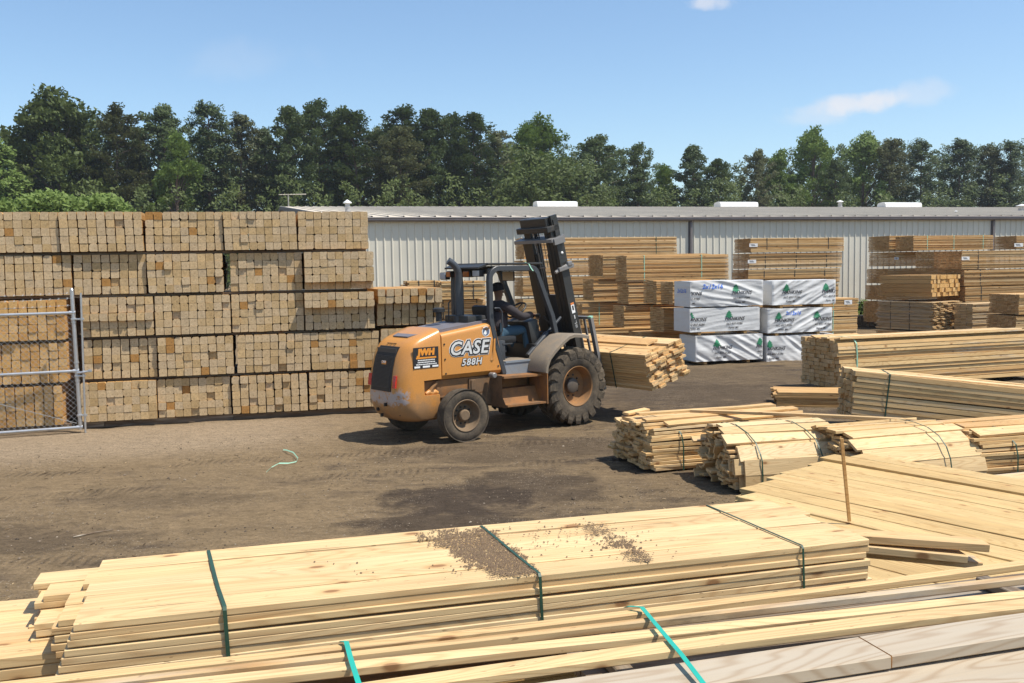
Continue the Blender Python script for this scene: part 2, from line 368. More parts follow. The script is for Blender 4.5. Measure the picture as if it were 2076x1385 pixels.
    c = g.mix(peb, c, g.ramp(vc.outputs[1], [(0, (.06, .045, .035)), (.5, (.20, .155, .11)), (.85, (.28, .225, .16)), (1, (.36, .30, .22))]))
    c = g.mix(1.0, c, g.ramp(g.m('ADD', g.m('MULTIPLY', fine, .6), g.m('MULTIPLY', g.noise(g.vm('MULTIPLY', P, (6, 12, 8)), 1, 5, .7), .4)), [(.33, .45), (.5, 1.0), (.67, 1.5)]), 'MULTIPLY')
    h = g.m('ADD', g.m('MULTIPLY', fine, .5), g.m('ADD', g.m('MULTIPLY', st, .9), g.m('ADD', g.m('MULTIPLY', peb, .35), g.m('MULTIPLY', g.m('MULTIPLY', trk, bars), .5))))
    finish(g, c, .93, h, .9, .045, spec=.08)
    me.materials.append(m)
    o = link('ground', me); tag(o, kind='structure')
make_ground()
def make_gravel():
    m, g = mat('pebbles')
    ta = g.n('ShaderNodeAttribute', attribute_name='tint')
    c = g.ramp(ta.outputs['Fac'], [(0, (.05, .038, .028)), (.5, (.14, .105, .072)), (.88, (.22, .17, .12)), (1, (.33, .275, .205))])
    finish(g, c, .85, spec=.2)
    b = MB(); r = random.Random(5); n = 0
    while n < 4200:
        y = 4.8 + 12.5*(r.random()**1.3); x = r.uniform(-7.5, 3.2) if y > 7 else r.uniform(-4.5, 3)
        if y - .27*x > 16.35: continue
        if mnoise.noise((x*.8, y*.8, 9.0)) + r.uniform(-.35, .35) < .02: continue
        s = r.uniform(.004, .012) * (1.9 if r.random() < .04 else 1)
        q = Matrix.Rotation(r.uniform(0, 6.3), 3, 'Z') @ Matrix.Diagonal((s*r.uniform(.8, 1.5), s, s*.7))
        z = ground_h(x, y) + s*.25
        b.ct = r.uniform(.02, 1)
        vs = [q @ Vector(p) + Vector((x, y, z)) for p in ((1, 0, 0), (-.2, 1, .1), (-1, .1, 0), (.1, -1, -.1), (0, .1, 1), (.1, 0, -1))]
        b.add(vs, [(0, 1, 4), (1, 2, 4), (2, 3, 4), (3, 0, 4), (1, 0, 5), (2, 1, 5), (3, 2, 5), (0, 3, 5)])
        n += 1
    o = b.build('gravel', m, fix=False)
    tag(o, 'loose pale gravel scattered over the brown dirt yard', 'gravel', kind='stuff')
make_gravel()

# ------------------------------------------------------------------ warehouse
def make_warehouse():
    A = rad(16.5); e = Vector((math.cos(A), math.sin(A), 0)); n = Vector((-math.sin(A), math.cos(A), 0))
    P0 = Vector((-6.15, 36.65, 0)); Wd = 38.; EV = 4.62; RG = 7.5; LEN = 78.
    root = empty('warehouse', P0, (0, 0, A))
    tag(root, 'long low grey metal warehouse with ribbed walls behind the lumber stacks', 'warehouse')
    wm, g = mat('ribbed_wall_panel')
    P = g.n('ShaderNodeTexCoord').outputs['Object']; nz = g.noise(P, .5, 5, .6); s = g.noise(g.vm('MULTIPLY', P, (6, 6, .25)), 1, 4, .6)
    c = g.mix(1.0, (.66, .62, .51), g.ramp(nz, [(.3, .92), (.7, 1.05)]), 'MULTIPLY')
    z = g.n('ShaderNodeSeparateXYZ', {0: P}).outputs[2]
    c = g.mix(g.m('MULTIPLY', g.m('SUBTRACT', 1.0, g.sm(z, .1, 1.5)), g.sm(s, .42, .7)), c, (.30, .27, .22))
    finish(g, c, .5, nz, .1, .01, spec=.35)
    def ribs(L, H, b, org, ax, nm, top=None):
        # trapezoid ribs 0.305 m apart standing 32 mm proud
        x = 0.; prof = []
        while x < L:
            prof += [(x, 0), (x+.115, 0), (x+.145, .034), (x+.175, .034), (x+.205, 0)]; x += .305
        prof.append((L, 0)); vs = []
        for px, d in prof:
            q = Vector(org) + Vector(ax)*px + Vector(nm)*d
            vs.append(q); vs.append(q + Vector((0, 0, top(px) if top else H)))
        b.add(vs, [(2*i, 2*i+2, 2*i+3, 2*i+1) for i in range(len(prof)-1)])
    b = MB(); ribs(LEN, EV-.03, b, (0, 0, 0), (1, 0, 0), (0, -1, 0)); b.build('wall', wm, root, fix=False)
    b = MB(); ribs(Wd*2, 0, b, (0, Wd*2, 0), (0, -1, 0), (-1, 0, 0), lambda t: EV-.05 + (RG-EV)*(1-abs(t-Wd)/Wd)); b.build('gable_wall', wm, root, fix=False)
    rm, g = mat('weathered_roof_panel')
    P = g.n('ShaderNodeTexCoord').outputs['Object']; nz = g.noise(P, .25, 5, .65); st = g.noise(g.vm('MULTIPLY', P, (2.0, .12, .1)), 1, 4, .6)
    c = g.mix(g.sm(st, .35, .7), (.66, .585, .475), (.60, .53, .43)); c = g.mix(1.0, c, g.ramp(nz, [(.3, .9), (.7, 1.08)]), 'MULTIPLY')
    finish(g, c, .8, spec=.05)
    b = MB(); ov = .22
    sl = (RG-EV)/Wd; xs = [-.35]; 
    while xs[-1] < LEN: xs.append(xs[-1]+.61)
    for sgn in (0, 1):
        vs = []; 
        for x in xs:
            for dx, dz in ((0, 0), (.02, .045), (.05, .045), (.07, 0)):
                for t in (-ov, Wd):
                    yy = t if sgn == 0 else 2*Wd - t
                    vs.append((x+dx, yy, EV + .03 + sl*t + dz))
        k = len(vs)//2
        b.add(vs, [(2*i, 2*i+2, 2*i+3, 2*i+1) for i in range(k-1)])
    b.build('roof', rm, root, fix=False)
    tr = simple('brown_grey_trim', (.17, .15, .145), .5)
    b = MB(); gp = [(-.235, EV+.0), (-.25, EV-.03), (-.225, EV-.06), (-.235, EV-.1), (-.20, EV-.16), (-.03, EV-.16), (-.03, EV+.0), (-.215, EV-.005)]
    b.loft([[(-.37, y, z) for y, z in gp], [(LEN, y, z) for y, z in gp]]); b.build('gutter', tr, root)
    b = MB(); 
    for t in (0, 1):
        y0, y1 = (-ov, Wd) if t == 0 else (2*Wd+ov, Wd)
        b.add([(-.38, y0, EV-.22), (-.38, y1, RG-.22), (-.38, y1, RG+.04), (-.38, y0, EV+.04), (-.30, y0, EV-.22), (-.30, y1, RG-.22), (-.30, y1, RG+.04), (-.30, y0, EV+.04)],
              [(0, 1, 2, 3), (4, 7, 6, 5), (0, 4, 5, 1), (3, 2, 6, 7)])
    b.build('rake_trim', tr, root)
    def s_at(u):        # where along the front wall a sighting line meets it
        q = on_plane(u, 470, P0, n); return (q-P0).dot(e)
    for u in (1399, 2011):
        b = MB(); x = s_at(u); b.cbox((x, -.085, EV/2-.1), (.10, .09, EV-.2), .012)
        b.box((x-.075, -.02, EV/2-.1), (.05, .04, EV-.2))
        b.tube([(x, -.15, EV-.14), (x, -.1, EV-.26)], .04, 8); b.build('downspout', tr, root)
    vm_ = simple('white_ridge_vent', (.72, .72, .70), .45)
    for u0, u1 in ((1085, 1166), (1454, 1530), (1787, 1860)):
        pr = P0 + n*Wd
        xa = (on_plane(u0, 415, pr, n)-P0).dot(e); xb = (on_plane(u1, 415, pr, n)-P0).dot(e)
        b = MB(); b.cs = True; prof = [(-.6, .0), (-.6, .3), (-.5, .46), (0, .53), (.5, .46), (.6, .3), (.6, 0)]
        b.loft([[(xa, Wd+y, RG-.04+z) for y, z in prof], [(xb, Wd+y, RG-.04+z) for y, z in prof]]); b.build('ridge_vent', vm_, root, auto=40)
    sn = Vector((n.x, n.y, 0))
    pm = simple('galvanised_pipe', (.42, .41, .40), .5, .3); cm = simple('white_vent_cap', (.80, .80, .78), .4)
    for u, v, h, w in ((705, 433, 28, 10), (1703, 421, 15, 8), (1938, 434, 7, 4), (2072, 429, 15, 14)):
        # meet the roof slope
        nn = Vector((n.x*-sl, n.y*-sl, 1)); q = on_plane(u, v, P0 + Vector((0, 0, EV)), nn); k = (q-CP).dot(cF)/FPX
        loc = Matrix.Rotation(-A, 3, 'Z') @ (q - P0); H = h*k; Rr = w*k*.5
        b = MB(); b.cs = True; b.lathe([(-.1, Rr*1.25), (H*.18, Rr*1.2), (H*.2, Rr), (H*.4, Rr), (H*.42, Rr*1.15), (H*.5, Rr*1.15), (H*.52, Rr*.95), (H*.8, Rr*.9)], 14, axis='Z')
        p = b.build('vent_pipe', pm, root, loc, auto=35)
        b = MB(); b.cs = True; b.lathe([(H*.74, Rr*1.75), (H*.8, Rr*1.7), (H, Rr*.1)], 14, axis='Z'); b.build('rain_cap', cm, p, auto=35)
    # antenna standing by the gable
    q = at_y(585, 417, 74.); a = empty('antenna', (q.x, q.y, 0), (0, 0, A)); tag(a, 'thin television antenna on a mast above the gable end of the warehouse', 'antenna')
    am = simple('antenna_metal', (.35, .33, .28), .5, .4); top = at_y(585, 395, 74.).z
    b = MB(); b.tube([(0, 0, 0), (0, 0, top+.05)], .05, 6); b.build('mast', am, a)
    b = MB(); b.tube([(-.7, 0, top), (1.35, 0, top+.05)], .035, 6)
    for i in range(9):
        x = -.65+i*.24; b.tube([(x, -.5+.03*i, top+.02), (x, .5-.03*i, top+.02)], .018, 5)
    b.build('boom', am, a)
make_warehouse()

# ------------------------------------------------------------------ trees
def leaf_mat(name, c0, c1, c2):
    m, g = mat(name)
    ta = g.n('ShaderNodeAttribute', attribute_name='tint'); oi = g.n('ShaderNodeObjectInfo')
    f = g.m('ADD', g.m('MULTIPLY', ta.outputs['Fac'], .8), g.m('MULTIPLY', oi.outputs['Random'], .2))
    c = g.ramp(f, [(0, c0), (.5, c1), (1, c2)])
    d = g.n('ShaderNodeBsdfPrincipled', {'Base Color': c, 'Roughness': .6, 'Specular IOR Level': .25})
    t = g.n('ShaderNodeBsdfTranslucent', {'Color': c})
    mx = g.n('ShaderNodeMixShader', {0: .3, 1: d.outputs[0], 2: t.outputs[0]})
    g.n('ShaderNodeOutputMaterial', {'Surface': mx.outputs[0]})
    return m
M['pine'] = leaf_mat('pine_needles', (.040, .062, .024), (.068, .098, .034), (.108, .145, .050))
M['pine_brown'] = leaf_mat('brownish_pine_needles', (.054, .060, .024), (.086, .096, .036), (.128, .136, .052))
M['broad'] = leaf_mat('broad_leaves', (.070, .112, .024), (.135, .200, .042), (.215, .285, .070))
M['broad_dark'] = leaf_mat('dark_broad_leaves', (.052, .076, .022), (.090, .120, .033), (.138, .170, .048))
M['bark'] = simple('grey_brown_bark', (.12, .085, .065), .9, bumpscale=9)
def clump(b, r, c, rx, rz, n, s):
    for _ in range(n):
        while True:
            p = Vector((r.uniform(-1, 1), r.uniform(-1, 1), r.uniform(-1, 1)))
            if p.length < 1: break
        p = p * (.55 + .45*p.length)
        q = c + Vector((p.x*rx, p.y*rx, p.z*rz))
        ax = Vector((r.gauss(0, 1), r.gauss(0, 1), r.gauss(0, 1))).normalized(); ay = ax.orthogonal().normalized()
        a = s*r.uniform(.6, 1.3); w = a*r.uniform(.35, .6)
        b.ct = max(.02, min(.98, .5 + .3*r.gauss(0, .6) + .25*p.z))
        b.add([q-ax*a, q-ay*w+ax*a*.1, q+ax*a, q+ay*w+ax*a*.1], [(0, 1, 2, 3)])
def pine_proto(seed, H=20., base=.42, wide=2.9, top=.6):
    r = random.Random(seed); t = MB(); c = MB()
    lean = r.uniform(-.5, .5)
    P = [Vector((lean*(k/8)**2 + .12*math.sin(k+seed), .12*math.cos(k*1.3), H*k/8)) for k in range(9)]
    t.tube(P, [.26*(1-k/8*.86) for k in range(9)], 7)
    z = base*H*.55; ang = r.uniform(0, 6)
    while z < H-.3:
        f = max(0., (z/H-base*.55)/(1-base*.55)); i = min(7, int(z/H*8)); o = P[i].lerp(P[i+1], z/H*8-i)
        rr = wide*(1.0-.52*f**1.4)*(.35+.65*min(1, (f+.05)/.25))*r.uniform(.5, 1.2) * (1 if f < .85 else 1-.75*(f-.85)/.15)
        ang += 2.4 + r.uniform(-.6, .6)
        d = Vector((math.cos(ang), math.sin(ang), r.uniform(.05, .5)))
        tip = o + d*rr
        t.tube([o, o+d*rr*.55, tip + Vector((0, 0, .1))], [.06, .035, .012], 4, cap=False)
        dens = 1. if z/H > base else .3
        if r.random() < .35 + .65*dens:
            for k in (.3, .58, .85, 1.05):
                if r.random() < .3 and k < .8: continue
                s = r.uniform(.42, .85)
                clump(c, r, o + d*rr*k + Vector((r.uniform(-.35, .35), r.uniform(-.35, .35), r.uniform(-.1, .35))), s*1.05, s*.75, int(95*s), .175)
        z += r.uniform(.16, .34)*(1.0 if z/H > base else 1.7)
    for _ in range(5): clump(c, r, P[8] + Vector((r.uniform(-.5, .5), r.uniform(-.5, .5), r.uniform(-.9, .25))), .5, .45, 50, .165)
    return t, c
def broad_proto(seed, H=18., base=.2, wide=4.2, dens=1.9, leaf=.21):
    r = random.Random(seed); t = MB(); c = MB()
    t.tube([(0, 0, 0), (.1, .05, H*.25), (-.1, .1, H*.5), (.1, 0, H*.8)], [.32, .24, .16, .05], 7)
    for k in range(30):
        f = r.random()**.8; z = H*(base + (1-base)*f*.93)
        env = wide*math.sin(PI*min(1, .18+.80*f))**.75
        a = r.uniform(0, 6.3); rr = env*r.uniform(.35, .95)
        cc = Vector((math.cos(a)*rr, math.sin(a)*rr, z)); s = r.uniform(.9, 1.7)*wide/4.2
        t.tube([(0, 0, z*.75), cc*.55 + Vector((0, 0, z*.36)), cc], [.09, .06, .02], 4, cap=False)
        for _ in range(7):
            q = cc + Vector((r.gauss(0, .5)*s, r.gauss(0, .5)*s, r.gauss(0, .45)*s))
            clump(c, r, q, s*.55, s*.45, int(30*dens), leaf)
    for _ in range(8):
        q = Vector((r.uniform(-.22, .22)*wide, r.uniform(-.22, .22)*wide, H*r.uniform(.9, 1.0)))
        clump(c, r, q, .8, .7, int(34*dens), leaf)
    return t, c
PROTO = {}
def proto(kind, i, fn, leafm, **kw):
    t, c = fn(**kw); PROTO[(kind, i)] = (t.mesh('trunk', M['bark']), {k: None for k in leafm}, c, kw.get('H', 20.))
    for k in leafm: PROTO[(kind, i)][1][k] = c.mesh('crown', M[k])
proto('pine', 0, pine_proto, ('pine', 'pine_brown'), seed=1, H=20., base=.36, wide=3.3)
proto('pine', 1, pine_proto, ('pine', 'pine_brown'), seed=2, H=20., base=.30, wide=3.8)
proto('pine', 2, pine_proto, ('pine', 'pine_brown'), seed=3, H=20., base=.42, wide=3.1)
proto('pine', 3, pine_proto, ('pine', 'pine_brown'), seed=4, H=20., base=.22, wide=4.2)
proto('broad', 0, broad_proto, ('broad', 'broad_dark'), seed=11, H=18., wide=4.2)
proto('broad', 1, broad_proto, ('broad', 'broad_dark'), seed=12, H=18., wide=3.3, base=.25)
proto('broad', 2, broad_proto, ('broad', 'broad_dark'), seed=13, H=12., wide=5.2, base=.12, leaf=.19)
def plant(name, kind, i, leafm, u, vtop, dist, wscale, label, group, rz=0):
    tm, cms, _, H = PROTO[(kind, i)]
    q = at_y(u, vtop, dist); s = q.z/H
    o = empty(name, (q.x, q.y, 0), (0, 0, rz)); o.scale = (s*wscale, s*wscale, s)
    tag(o, label, 'tree', group)
    link('trunk', tm, o); link('crown', cms[leafm], o)
    return o
TL = [ # u, top v, kind, proto, leaves, width, nearer?, what sets it apart
 (2, 286, 'broad', 1, 'broad', 1.0, -8, 'bright green broadleaf tree cut by the left edge of the photo'),
 (108, 184, 'broad', 0, 'broad_dark', 1.15, 0, 'tallest dark tree of the woods, standing far left'),
 (58, 262, 'pine', 3, 'pine', .9, 2, 'dark pine at the left flank of the tallest tree'),
 (160, 240, 'pine', 1, 'pine', .95, 3, 'dark pine at the right flank of the tallest tree'),
 (228, 222, 'pine', 3, 'pine_brown', .95, 0, 'brownish pine over the green mound behind the post stack'),
 (280, 262, 'pine', 0, 'pine_brown', .8, 4, 'thin brownish pine left of the light green broadleaf'),
 (335, 221, 'pine', 3, 'pine', .9, 3, 'broad dark pine rising behind a light green broadleaf'),
 (352, 268, 'broad', 1, 'broad', .85, -6, 'light green broadleaf in front of a dark pine on the left'),
 (420, 216, 'pine', 0, 'pine', .9, 0, 'pine with sky showing through, left of the pair over the post stack'),
 (483, 234, 'pine', 1, 'pine_brown', .85, 1, 'brownish pine with sky showing low between its limbs'),
 (540, 265, 'pine', 2, 'pine', .8, 4, 'thin pine low beside the gap in the woods'),
 (580, 222, 'pine', 2, 'pine', .9, 0, 'slim pine straight above the antenna'),
 (640, 211, 'pine', 3, 'pine', .85, 1, 'round topped dark pine just right of the antenna'),
 (688, 226, 'pine', 0, 'pine', .8, 3, 'slim dark pine straight above the left roof pipe'),
 (722, 229, 'pine', 1, 'pine', .95, 0, 'broad dark pine right of the left roof pipe'),
 (768, 268, 'pine', 2, 'pine_brown', .8, 5, 'thin pine filling the dip left of the brown pine'),
 (812, 221, 'pine', 0, 'pine', 1.0, 3, 'ragged pine standing behind the brown tinged pine'),
 (805, 262, 'pine', 1, 'pine_brown', 1.0, -3, 'brown tinged pine in front of the ragged one'),
 (864, 227, 'pine', 2, 'pine', 1.05, 0, 'bare stemmed pine with a pale trunk'),
 (915, 236, 'pine', 0, 'pine', .75, 1, 'narrow pine above the forklift exhaust'),
 (958, 234, 'pine', 2, 'pine', .95, 0, 'bare stemmed pine above the forklift canopy'),
 (1003, 268, 'pine', 1, 'pine_brown', .75, 2, 'small brownish pine left of the bright poplar'),
 (1062, 252, 'broad', 1, 'broad', .9, 5, 'bright green poplar above the forklift mast'),
 (1100, 238, 'broad', 0, 'broad', .85, 6, 'tallest bright green poplar in the middle of the woods'),
 (1075, 322, 'broad', 2, 'broad_dark', 1.0, -8, 'round olive green oak over the left roof vent'),
 (1160, 345, 'broad', 2, 'broad_dark', .95, -6, 'round dark oak right of the left roof vent'),
 (1213, 281, 'pine', 3, 'pine', 1.15, 0, 'wide rounded pine standing right of the bright poplar'),
 (1290, 297, 'pine', 0, 'pine', .9, 1, 'pointed pine on the falling edge of the woods'),
 (1342, 336, 'broad', 1, 'broad', .85, 6, 'pale green broadleaf low in the dip of the skyline'),
 (1408, 299, 'pine', 2, 'pine', 1.0, 2, 'lone thin pine standing clear of the woods against the sky'),
 (1456, 326, 'pine', 1, 'pine', .85, 2, 'low dark pine just right of the lone thin pine'),
 (1540, 309, 'pine', 3, 'pine_brown', .75, 0, 'brownish pine left of a small light broadleaf'),
 (1582, 307, 'broad', 1, 'broad', .8, 5, 'small light green broadleaf under the cloud'),
 (1650, 264, 'broad', 0, 'broad', .85, 5, 'tall bright broadleaf straight under the cloud'),
 (1690, 330, 'pine', 3, 'pine', .85, -4, 'dark low tree in front of the bright broadleaf under the cloud'),
 (1752, 274, 'broad', 0, 'broad', .85, 3, 'broad green tree left of the right roof vent'),
 (1800, 286, 'pine', 1, 'pine_brown', .85, 0, 'brownish pine leaning on the broad green tree'),
 (1870, 288, 'pine', 3, 'pine', .9, 0, 'wide dark pine above the right roof vent'),
 (1945, 285, 'pine', 1, 'pine', .95, 0, 'dark pine with a round head, third from the right edge'),
 (2008, 302, 'pine', 3, 'pine_brown', .85, 2, 'brownish pine, second from the right edge'),
 (2052, 290, 'pine', 0, 'pine', .95, 0, 'ragged pine at the right edge of the photo'),
]
def make_trees():
    r = random.Random(3)
    for u, v, kind, i, lm, w, dz, lab in TL:
        d0 = 112/(1-.20*(u-0)/1950)          # the wood recedes to the right
        plant('pine_tree' if kind == 'pine' else 'broadleaf_tree', kind, i, lm, u, v, d0+dz, w*(1.18 if kind == 'pine' else 1.05), lab, 'trees of the wood behind the warehouse', r.uniform(0, 6.3))
    # the wood behind, one mass
    EV_ = ((-200, 285), (60, 262), (200, 242), (450, 252), (535, 285), (600, 238), (760, 255), (900, 246), (1000, 280), (1200, 300), (1300, 330), (1400, 360), (1500, 338), (1600, 312), (1750, 292), (1900, 300), (2250, 300))
    def env(u):
        for (a, x), (b_, y) in zip(EV_, EV_[1:]):
            if a <= u <= b_: return x + (y-x)*(u-a)/(b_-a)
        return 312
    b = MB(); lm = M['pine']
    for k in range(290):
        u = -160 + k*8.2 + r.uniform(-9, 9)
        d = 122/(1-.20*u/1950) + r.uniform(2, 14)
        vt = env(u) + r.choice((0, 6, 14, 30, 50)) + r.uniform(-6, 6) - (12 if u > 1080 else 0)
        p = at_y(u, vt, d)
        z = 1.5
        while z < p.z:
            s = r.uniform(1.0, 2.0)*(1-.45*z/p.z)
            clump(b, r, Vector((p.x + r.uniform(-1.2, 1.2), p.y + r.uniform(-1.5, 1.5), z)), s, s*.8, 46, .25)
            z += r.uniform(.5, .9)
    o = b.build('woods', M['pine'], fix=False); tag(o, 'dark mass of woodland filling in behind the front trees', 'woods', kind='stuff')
    # sapling layer along the wood's edge
    b = MB()
    for k in range(46):
        u = 180 + k*43 + r.uniform(-30, 30); d = 104/(1-.20*u/1950) + r.uniform(-3, 3)
        p = at_y(u, 385 + r.uniform(-30, 12), d); z = 1.5
        while z < p.z:
            s = r.uniform(.7, 1.3); clump(b, r, Vector((p.x + r.uniform(-1., 1.), p.y + r.uniform(-1, 1), z)), s, s*.8, 40, .22); z += r.uniform(.5, .9)
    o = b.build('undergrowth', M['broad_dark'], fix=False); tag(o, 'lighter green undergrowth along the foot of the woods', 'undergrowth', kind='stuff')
    # green mound behind the post stack
    b = MB()
    for k in range(260):
        u = r.uniform(-60, 262); d = r.uniform(58, 64)
        env = 392 + 30*max(0, (u-170)/92)**1.5 + 12*max(0, (60-u)/60) + 9*math.sin(u*.05)
        p = at_y(u, env + abs(r.gauss(0, 9)), d)
        z = p.z; s = r.uniform(.5, .9); clump(b, r, Vector((p.x, p.y, z-.4)), s, s*.7, 40, .15)
        while z > 2.6: z -= r.uniform(.6, 1.0); clump(b, r, Vector((p.x, p.y + r.uniform(-.6, .3), z)), s, s, 22, .16)
    o = b.build('shrubbery', M['broad'], fix=False); tag(o, 'low mound of bright green shrubs showing over the left of the post stack', 'shrubs', kind='stuff')
    # weeds at the wall
    b = MB(); q = at_y(1743, 640, 40.5)
    for k in range(46):
        p = Vector((q.x + r.gauss(0, .28), q.y + r.gauss(0, .3), 0)); h = r.uniform(.25, 1.05)
        lean = Vector((r.gauss(0, .18), r.gauss(0, .18), h)); b.tube([p, p+lean*.5, p+lean], [.012, .01, .004], 4)
        for j in range(9): clump(b, r, p + lean*r.uniform(.25, 1), .13, .13, 5, .10)
    o = b.build('weeds', M['broad'], fix=False); tag(o, 'clump of bright green weeds growing against the warehouse wall', 'weeds')
make_trees()
# ------------------------------------------------------------------ boards and bundles
_BM = {}
def board_mesh(L, w, t, mats, var=0, seg=8, bow=1.0, wane=0.0):
    key = (round(L, 2), round(w, 3), round(t, 3), tuple(m.name for m in mats), var, bow, wane)
    if key in _BM: return _BM[key]
    r = random.Random(hash((round(L*100), round(w*1000), var)) & 0xffff); b = MB(); loops = []
    e = min(.0035, t*.2) if wane == 0 else .004; A = r.uniform(-1, 1)*.0035*bow*min(L, 3); B = r.uniform(-1, 1)*.004*bow*min(L, 3); tw = r.uniform(-1, 1)*.012*bow
    cx = [(-w/2, -t/2, 1, 1), (w/2, -t/2, -1, 1), (w/2, t/2, -1, -1), (-w/2, t/2, 1, -1)]
    wn = [e + (wane*r.random() if r.random() < .22 else 0) for _ in cx]
    for i in range(seg+1):
        f = i/seg; x = f*L; oy = A*4*f*(1-f); oz = B*4*f*(1-f); a = tw*(f-.5); lp = []
        for k, (y, z, sy, sz) in enumerate(cx):
            q = wn[k]
            for dy, dz in (((0, q), (q, 0)) if k in (0, 2) else ((q, 0), (0, q))):
                yy = y + sy*dy; zz = z + sz*dz
                lp.append((x, yy*math.cos(a)-zz*math.sin(a)+oy, yy*math.sin(a)+zz*math.cos(a)+oz))
        loops.append(lp)
    b.loft(loops, False, False); b.cm = 1
    n = 8; o = len(b.v)
    b.add(loops[0], [list(range(n))[::-1]]); b.add(loops[-1], [list(range(n))])
    me = b.mesh('board', list(mats)); _BM[key] = me; return me
def board(parent, name, L, w, t, loc, rot=(0, 0, 0), mats=None, var=None, bow=1.0):
    return link(name, board_mesh(L, w, t, mats, R.randrange(4) if var is None else var, bow=bow), parent, loc, rot)

# ------------------------------------------------------------------ the wall of posts
PL = at(200, 868); PRt = at(740, 838); PE = (PRt-PL).normalized(); PN = Vector((-PE.y, PE.x, 0)); PANG = math.atan2(PE.y, PE.x)
def s_on_posts(u):
    q = on_plane(u, 560, PL, PN); return (q-PL).dot(PE)
POSTM = [board_mesh(2.44, .1305, .1305, (M['tan'], M['post_end']), v, seg=2, bow=.3, wane=.026) for v in range(9)]
POSTO = [board_mesh(2.44, .1305, .1305, (M['orange'], M['post_end_orange']), v, seg=2, bow=.3, wane=.02) for v in range(4)]
def post_bundle(uL, uR, z0, label, kind='tan', jut=0.0, pattern=None, group='bundles of square posts in the tall wall', name='post_bundle', rows=5):
    sL, sR = s_on_posts(uL), s_on_posts(uR); n = max(1, round((sR-sL)/.1415)); pw = (sR-sL-.012)/n
    org = PL + PE*sL - PN*jut
    root = empty(name, (org.x, org.y, z0), (0, 0, PANG)); tag(root, label, 'post bundle', group)
    r = R; ms = POSTM if kind == 'tan' else POSTO
    colj = [r.gauss(0, .002) for _ in range(n)]; rowj = [r.gauss(0, .0022) for _ in range(rows)]
    skew = r.uniform(-.004, .004)
    for j in range(rows):
        lay = {'top2': -.10 if j >= rows-2 else .02, 'top4': -.07 if j >= rows-4 else .05, 'mid': -.05 if j == rows-3 else 0}.get(pattern, 0)
        for i in range(n):
            d = lay + colj[i] + rowj[j] + r.gauss(0, .0022) + (r.uniform(.012, .04) if r.random() < .04 else 0) - (r.uniform(.01, .025) if r.random() < .05 else 0)
            link('post', r.choice(ms), root, ((i+.5)*pw + r.gauss(0, .0022) + skew*j, d, (j+.5)*.1335 + r.gauss(0, .0015)),
                 (r.choice((0, PI/2, PI, -PI/2)) + r.gauss(0, .018), 0, PI/2 + r.gauss(0, .006)))
    return root
RZ = {1: .12+4*.72, 2: .12+3*.72, 3: .12+2*.72, 4: .12+.72, 5: .12}
ordn = ['', 'leftmost', 'second from left', 'third from left', 'fourth from left', 'fifth from left', 'sixth from left', 'seventh from left']
rown = {1: 'top', 2: 'second', 3: 'middle', 4: 'fourth', 5: 'bottom'}
PB = {1: [(-215, -42, 0, None), (-40, 127, .03, None), (127, 297, .07, None), (298, 457, .0, None), (458, 606, .05, None), (607, 750, .03, None)],
      2: [(-200, -32, 0, None), (-30, 147, .0, None), (148, 298, -.02, None), (300, 455, .05, None), (467, 615, -.03, None), (617, 758, .06, 'top4')],
      3: [(160, 310, .03, 'mid'), (311, 466, .05, None), (467, 615, .0, None), (616, 758, .07, 'top2')],
      4: [(160, 312, -.02, None), (314, 469, .05, None), (474, 625, .03, None), (626, 766, .02, None)],
      5: [(152, 308, .06, None), (309, 460, .0, None), (461, 617, .05, None), (618, 762, .02, None)]}
LOOK = {(1, 2): 'jutting forward with a lit right flank', (1, 3): 'with orange post ends at its foot', (1, 4): 'right before the warehouse gable', (1, 5): 'beside the warehouse gutter',
        (2, 2): 'in the shadow of the bundle above', (2, 3): 'left of a dark upright gap', (2, 4): 'dull brown, right of a dark upright gap', (2, 5): 'with its bottom layer set back',
        (3, 0): 'just right of the gate, one layer set back', (3, 1): 'straight edged, left of the middle joint', (3, 2): 'brown and even, under the dull brown bundle', (3, 3): 'with its two upper layers jutting out',
        (4, 0): 'behind the gate latch', (4, 1): 'pale, with a set back block low right', (4, 2): 'loose, with gaps between its posts', (4, 3): 'ending behind the forklift hood',
        (5, 0): 'standing over a grey ground timber beside the gate', (5, 1): 'second along, over the long grey timber', (5, 2): 'leaning and loose at the ground', (5, 3): 'behind the forklift counterweight'}
